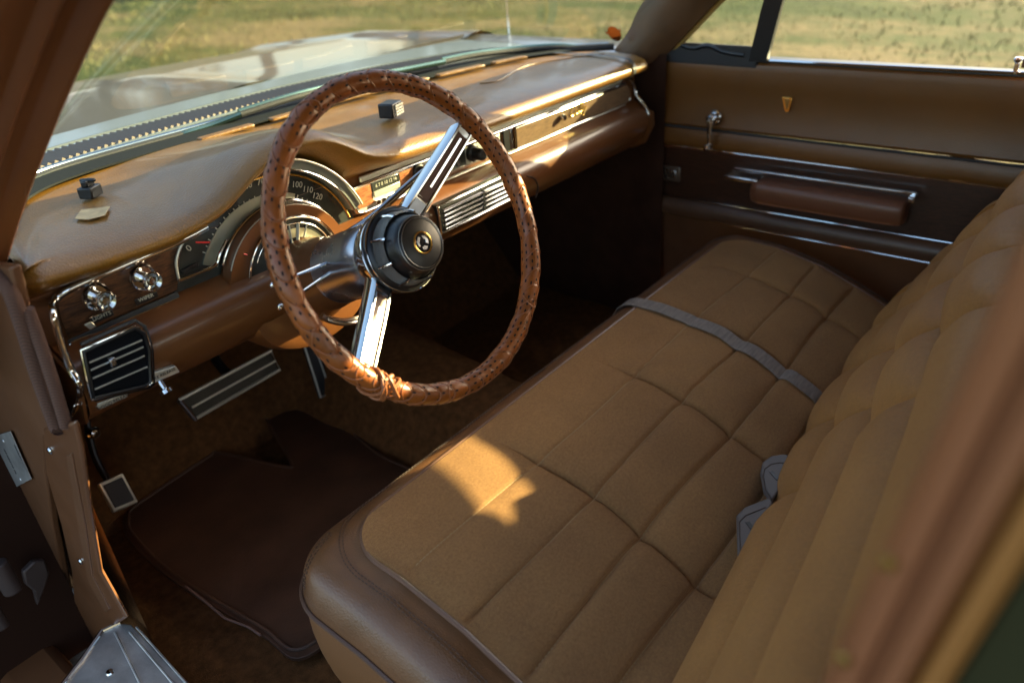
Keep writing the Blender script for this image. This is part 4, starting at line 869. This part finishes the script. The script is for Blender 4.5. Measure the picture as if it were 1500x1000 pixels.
# crank
ck = MB(); hub_ = Vector(X(1047, 172, DX-.004)); ck.lathe([(0, .030), (.008, .030), (.012, .026), (.0135, .018), (.011, .008), (.017, .003), (.018, 0)], hub_, (-1, 0, 0), 28)
ckr = ck.build('window_crank', CHROME, door)
e_ = hub_+Vector((-.028, -.004, -.062)); MB().tube([hub_+Vector((-.024, 0, 0)), lerp(hub_, e_, .5)+Vector((-.016, .0, 0)), e_], [.007, .0055, .0050], 10).build('crank_arm', CHROME, ckr)
MB().lathe([(0, -.002), (.006, 0), (.0075, .004), (.007, .016), (.0085, .022), (.006, .028), (0, .029)], e_+Vector((.004, 0, 0)), (-1, 0, 0), 20).build('crank_knob', CHROME, ckr)
MB().lathe([(0, .007), (.0035, .007), (.006, .004), (.0075, 0)], hub_+Vector((-.018, -.012, .004)), (-.7, -.7, 0), 16).build('crank_screw', CHROME, ckr)
# lock knob, badge, lighter square
lk = Vector((DX+.012, -.487, .925)); MB().lathe([(.010, 0), (.010, .003), (.005, .004), (.0045, .018), (.008, .022), (.0085, .026), (.006, .029), (0, .030)], lk, (0, 0, 1), 24).build('lock_knob', CHROME, door)
MB().prism([Vector(X(*p, DX+.001)) for p in [(1146, 142), (1161, 143), (1156, 164), (1150, 164)]], (-.003, 0, 0)).build('door_badge', GOLD, door, bevel=.0008)
MB().prism([Vector(X(*p, DX-.0025)) for p in [(1149, 145), (1157, 146), (1154, 160), (1152, 160)]], (-.001, 0, 0)).build('badge_inlay', LEATHER, door)
MB().box((DX+.004, .226, .632), (.006, .052, .040)).build('ashtray', mat('ashtray_metal', (.17, .13, .10), rough=.4, metal=.8), door, bevel=.003); MB().box((DX-.0005, .226, .632), (.004, .032, .022)).build('ashtray_lid', STEEL, door, bevel=.002)
# vent window
fr = MATS.get('frame') or mat('black_frame', (.02, .022, .024), rough=.35)
vp = [Vector((DX+.012, .250, .925)), Vector((DX-.008, .16, 1.03)), Vector((DX-.05, -.04, 1.22))]
vb = [Vector((DX+.012, .018, .922)), Vector((DX-.01, -.010, 1.03)), Vector((DX-.05, -.065, 1.22))]
MB().strip([vb[0], vb[1], vb[2]], (0, .042, 0), (-.014, 0, 0)).build('vent_division_bar', fr, door); MB().tube([vb[0]+Vector((-.008, .006, 0)), vb[1]+Vector((-.008, .006, 0)), vb[2]], .0025, 8).build('vent_division_trim', mat('aged_brass_edge', (.30, .20, .10), rough=.35, metal=.6), door)
MB().strip([vp[0]+Vector((0, 0, .008)), vb[0]+Vector((0, 0, .008))], (0, 0, .048), (-.014, 0, 0)).build('vent_seal', RUBBER, door, bevel=.004)
MB().tube(spline([vp[0]+Vector((-.008, -.02, .03)), Vector((DX, .18, .945)), Vector((DX, .14, .952)), Vector((DX, .10, .940)), Vector((DX, .05, .935))], 6), .006, 8).build('vent_latch', BLACK, door)
MB().tube([vp[0], vp[1], vp[2]], .010, 8).build('vent_frame', fr, door)
MB().grid([vp, vb]).build('vent_glass', GLASS, door)

# ================================================================== PEDALS
bk = thing('brake_pedal', 'wide ribbed black brake pedal with chrome border', 'pedal', tuple(Y(335, 565, .62)))
q = [Y(262, 585, .60), Y(396, 514, .60), Y(409, 541, .60), Y(285, 613, .60)]
ud = (q[1]-q[0]).normalized(); 
MB().prism(q, Vector((0, .018, -.01))).build('pedal_pad', mat('pedal_rubber', (.035, .030, .022), rough=.6, bump=.8, bscale=180, var=.4, vscale=20), bk, bevel=.003)
MB().tube([p+Vector((0, -.003, .001)) for p in q], .0036, 8, closed=True).build('pedal_frame', TRIM, bk); MB().tube([q[0]+Vector((0, -.004, 0)), q[3]+Vector((0, -.004, 0))], .0042, 8).build('pedal_frame', CHROME, bk)
MB().tube([lerp(q[0], q[3], .5)+Vector((0.01, -.003, 0)), lerp(q[1], q[2], .5)+Vector((0, -.003, 0))], .0024, 8).build('pedal_rib', TRIM, bk)
MB().tube([lerp(q[0], q[1], .55)+Vector((0, .02, -.01)), Y(318, 530, .66), Y(290, 470, .76)], .010, 8).build('pedal_arm', BLACK, bk)
ac = thing('accelerator_pedal', 'tall black rubber accelerator pedal with bright edges beside the tunnel', 'pedal', tuple(Y(485, 575, .66)))
q = [Y(436, 476, .72), Y(463, 478, .72), Y(497, 566, .66), Y(470, 582, .66)]
MB().prism(q, Vector((0, .012, -.008))).build('pedal_pad', RUBBER, ac, bevel=.002)
MB().tube([q[0], q[3]], .0026, 8).build('pedal_edge', TRIM, ac); MB().tube([q[1], q[2], q[3]], .0018, 8).build('pedal_edge', TRIM, ac); MB().tube([lerp(q[0], q[1], .5)+Vector((0, -.003, 0)), lerp(q[3], q[2], .5)+Vector((0, -.003, 0))], .0016, 8).build('pedal_rib', TRIM, ac)
pk = thing('parking_brake_pedal', 'small square black parking brake pedal in a chrome frame by the kick panel', 'pedal', tuple(Y(172, 720, .68)))
q = [Y(144, 708, .66), Y(180, 692, .66), Y(203, 735, .64), Y(167, 750, .64)]
MB().prism(q, Vector((0, .014, -.01))).build('pedal_frame', TRIM, pk, bevel=.003)
cq = sum(q, Vector())/4; MB().prism([cq+(p-cq)*.78+Vector((0, -.003, .002)) for p in q], Vector((0, .006, -.004))).build('pedal_pad', RUBBER, pk, bevel=.002)
MB().tube(spline([cq+Vector((0, .02, 0)), Y(150, 690, .70), Y(136, 660, .72), Y(126, 610, .74), Y(122, 560, .76)], 5), .013, 10, sx=.5).build('pedal_arm', BLACK, pk)
MB().lathe([(0, .006), (.006, .005), (.009, 0), (.012, -.002)], Y(138, 634, .71), (0, -1, .3), 20).build('pivot_bolt', CHROME, pk)
# mat
fm = thing('floor_mat', 'dark brown moulded rubber floor mat in the driver footwell', 'floor mat', (-.4, .4, .2))
mz = .222
mpts = [(182, 765), (196, 745), (300, 675), (322, 667), (416, 687), (428, 680), (398, 628), (388, 606), (400, 592), (444, 570), (470, 572), (506, 620), (560, 668), (620, 700), (640, 760), (560, 860), (450, 965), (380, 930), (250, 850), (188, 790)]
P = [Z(*p, mz) for p in mpts]; sm = spline(P+[P[0]], 7)[:-1]
MB().prism([Vector((p.x, p.y, mz)) for p in sm], (0, 0, .008)).build('mat_sheet', MATRUB, fm, bevel=.004, seg=3)
cM = sum(P, Vector())/len(P)
MB().tube([cM+(p-cM)*.965+Vector((0, 0, .009)) for p in sm], .0035, 8, closed=True).build('mat_border', MATRUB, fm)
MB().tube([Z(*p, mz+.010) for p in [(272, 858), (300, 880), (330, 905), (365, 918), (382, 930)]], .0022, 6).build('worn_edge', mat('pale_scuff', (.13, .07, .05), rough=.8), fm)

# ================================================================== SMALL THINGS
cb = MB(); c_ = Z(572, 160, .962); R_ = Euler((0, 0, math.radians(18))).to_matrix(); cb.box(c_, (.040, .030, .026), R_)
o = cb.build('clip_box', BLACK, None, bevel=.003); tag(o, 'black plastic box with a silver face standing on the dash top', 'clip')
fb = MB(); 
for k in (-.008, -.003, .002, .007): fb.box(c_+R_ @ Vector((.004, -.0162, k)), (.028, .0016, .0036), R_)
f_ = fb.build('silver_face', TRIM); f_.parent = o
o2 = MB(); c_ = Z(132, 280, .955); R2 = Euler((0, 0, math.radians(30))).to_matrix(); o2.box(c_, (.026, .022, .016), R2); o2.box(c_+Vector((.0, .0, .012)), (.018, .010, .010), R2); o2.box(c_+R2 @ Vector((.0, -.002, .016)), (.006, .024, .005), R2)
o = o2.build('dash_clip', BLACK, None, bevel=.002); tag(o, 'tiny black ribbed clip sitting on the left end of the dash', 'clip')
o = MB().prism([Z(*p, .9465) for p in [(110, 321), (119, 308), (161, 303), (154, 316), (130, 322)]], (0, 0, .0008)).build('tape_patch', TAPE, None); tag(o, 'small torn patch of beige tape stuck on the left dash top', 'tape')
# antenna
a0 = X(747, 72, .80); a1 = a0+Vector((0, 0, .40))
an = thing('antenna', 'thin chrome radio antenna mast rising beyond the windshield', 'antenna', tuple(a0))
MB().tube([a0-Vector((0, 0, .06)), a0+Vector((0, 0, .18)), a1], [.0036, .0030, .0026], 8).build('mast', CHROME, an)
MB().lathe([(.012, -.06), (.010, -.045), (.004, -.035)], a0, (0, 0, 1), 16).build('mast_base', CHROME, an)
# wipers
def G(px, py, off):      # point on the outer side of the windshield foot
    lo, hi = .5, 4
    for _ in range(40):
        m_ = (lo+hi)/2; p = CAM+ray(px, py)*m_; x = max(-.7, min(.7, p[0])); v = (p[2]-.942)/.32
        yg = lerp(yw(x), wtop(x*.645/.715), v)+off
        if p[1] < yg: lo = m_
        else: hi = m_
    return Vector(p)
WM = mat('wiper_metal', (.16, .25, .21), rough=.22, metal=.9)
def wiper(pts, lab):
    w = thing('wiper', lab, 'wiper', tuple(pts[0]), 'windshield wipers')
    MB().tube(spline(pts[:4], 6), .0065, 8, sx=1.4).build('wiper_arm', WM, w)
    MB().tube(spline(pts[3:], 6), .0060, 8).build('wiper_blade', RUBBER, w); MB().tube(spline([p+Vector((0, .004, .006)) for p in pts[3:]], 6), .0042, 8).build('blade_holder', WM, w)
wiper([G(*p, .006) for p in [(238, 213), (262, 199), (310, 184), (352, 168), (440, 141), (520, 123), (600, 108), (640, 100)]], 'wiper with its pivot at the cowl grille on the driver side')
wiper([G(*p, .006) for p in [(520, 126), (545, 113), (600, 101), (650, 91), (700, 81), (760, 74), (815, 70), (845, 72)]], 'wiper lying along the glass foot on the passenger side, below the antenna')
# sticker on the glass
c_ = G(900, 50, -.006); n_ = (Vector(CAM)-c_).normalized(); n_ = Vector((-.15, -.75, .64)).normalized()
st_ = MB(); st_.lathe([(.0, .0012), (.020, .0012), (.0205, 0), (0, 0)], c_, n_, 32); a_ = n_.cross(Vector((0, 0, 1))).normalized(); b_ = a_.cross(n_)
for sg_ in (-1, 1): st_.prism([c_+a_*sg_*.017+b_*.004, c_+a_*sg_*.027+b_*.012, c_+a_*sg_*.024+b_*.002], n_*.0012)
o = st_.build('round_sticker', STICK, None); tag(o, 'round amber sticker on the windshield near the right pillar', 'sticker')
for o in bpy.data.objects:
    if '_w' in o: del o['_w']
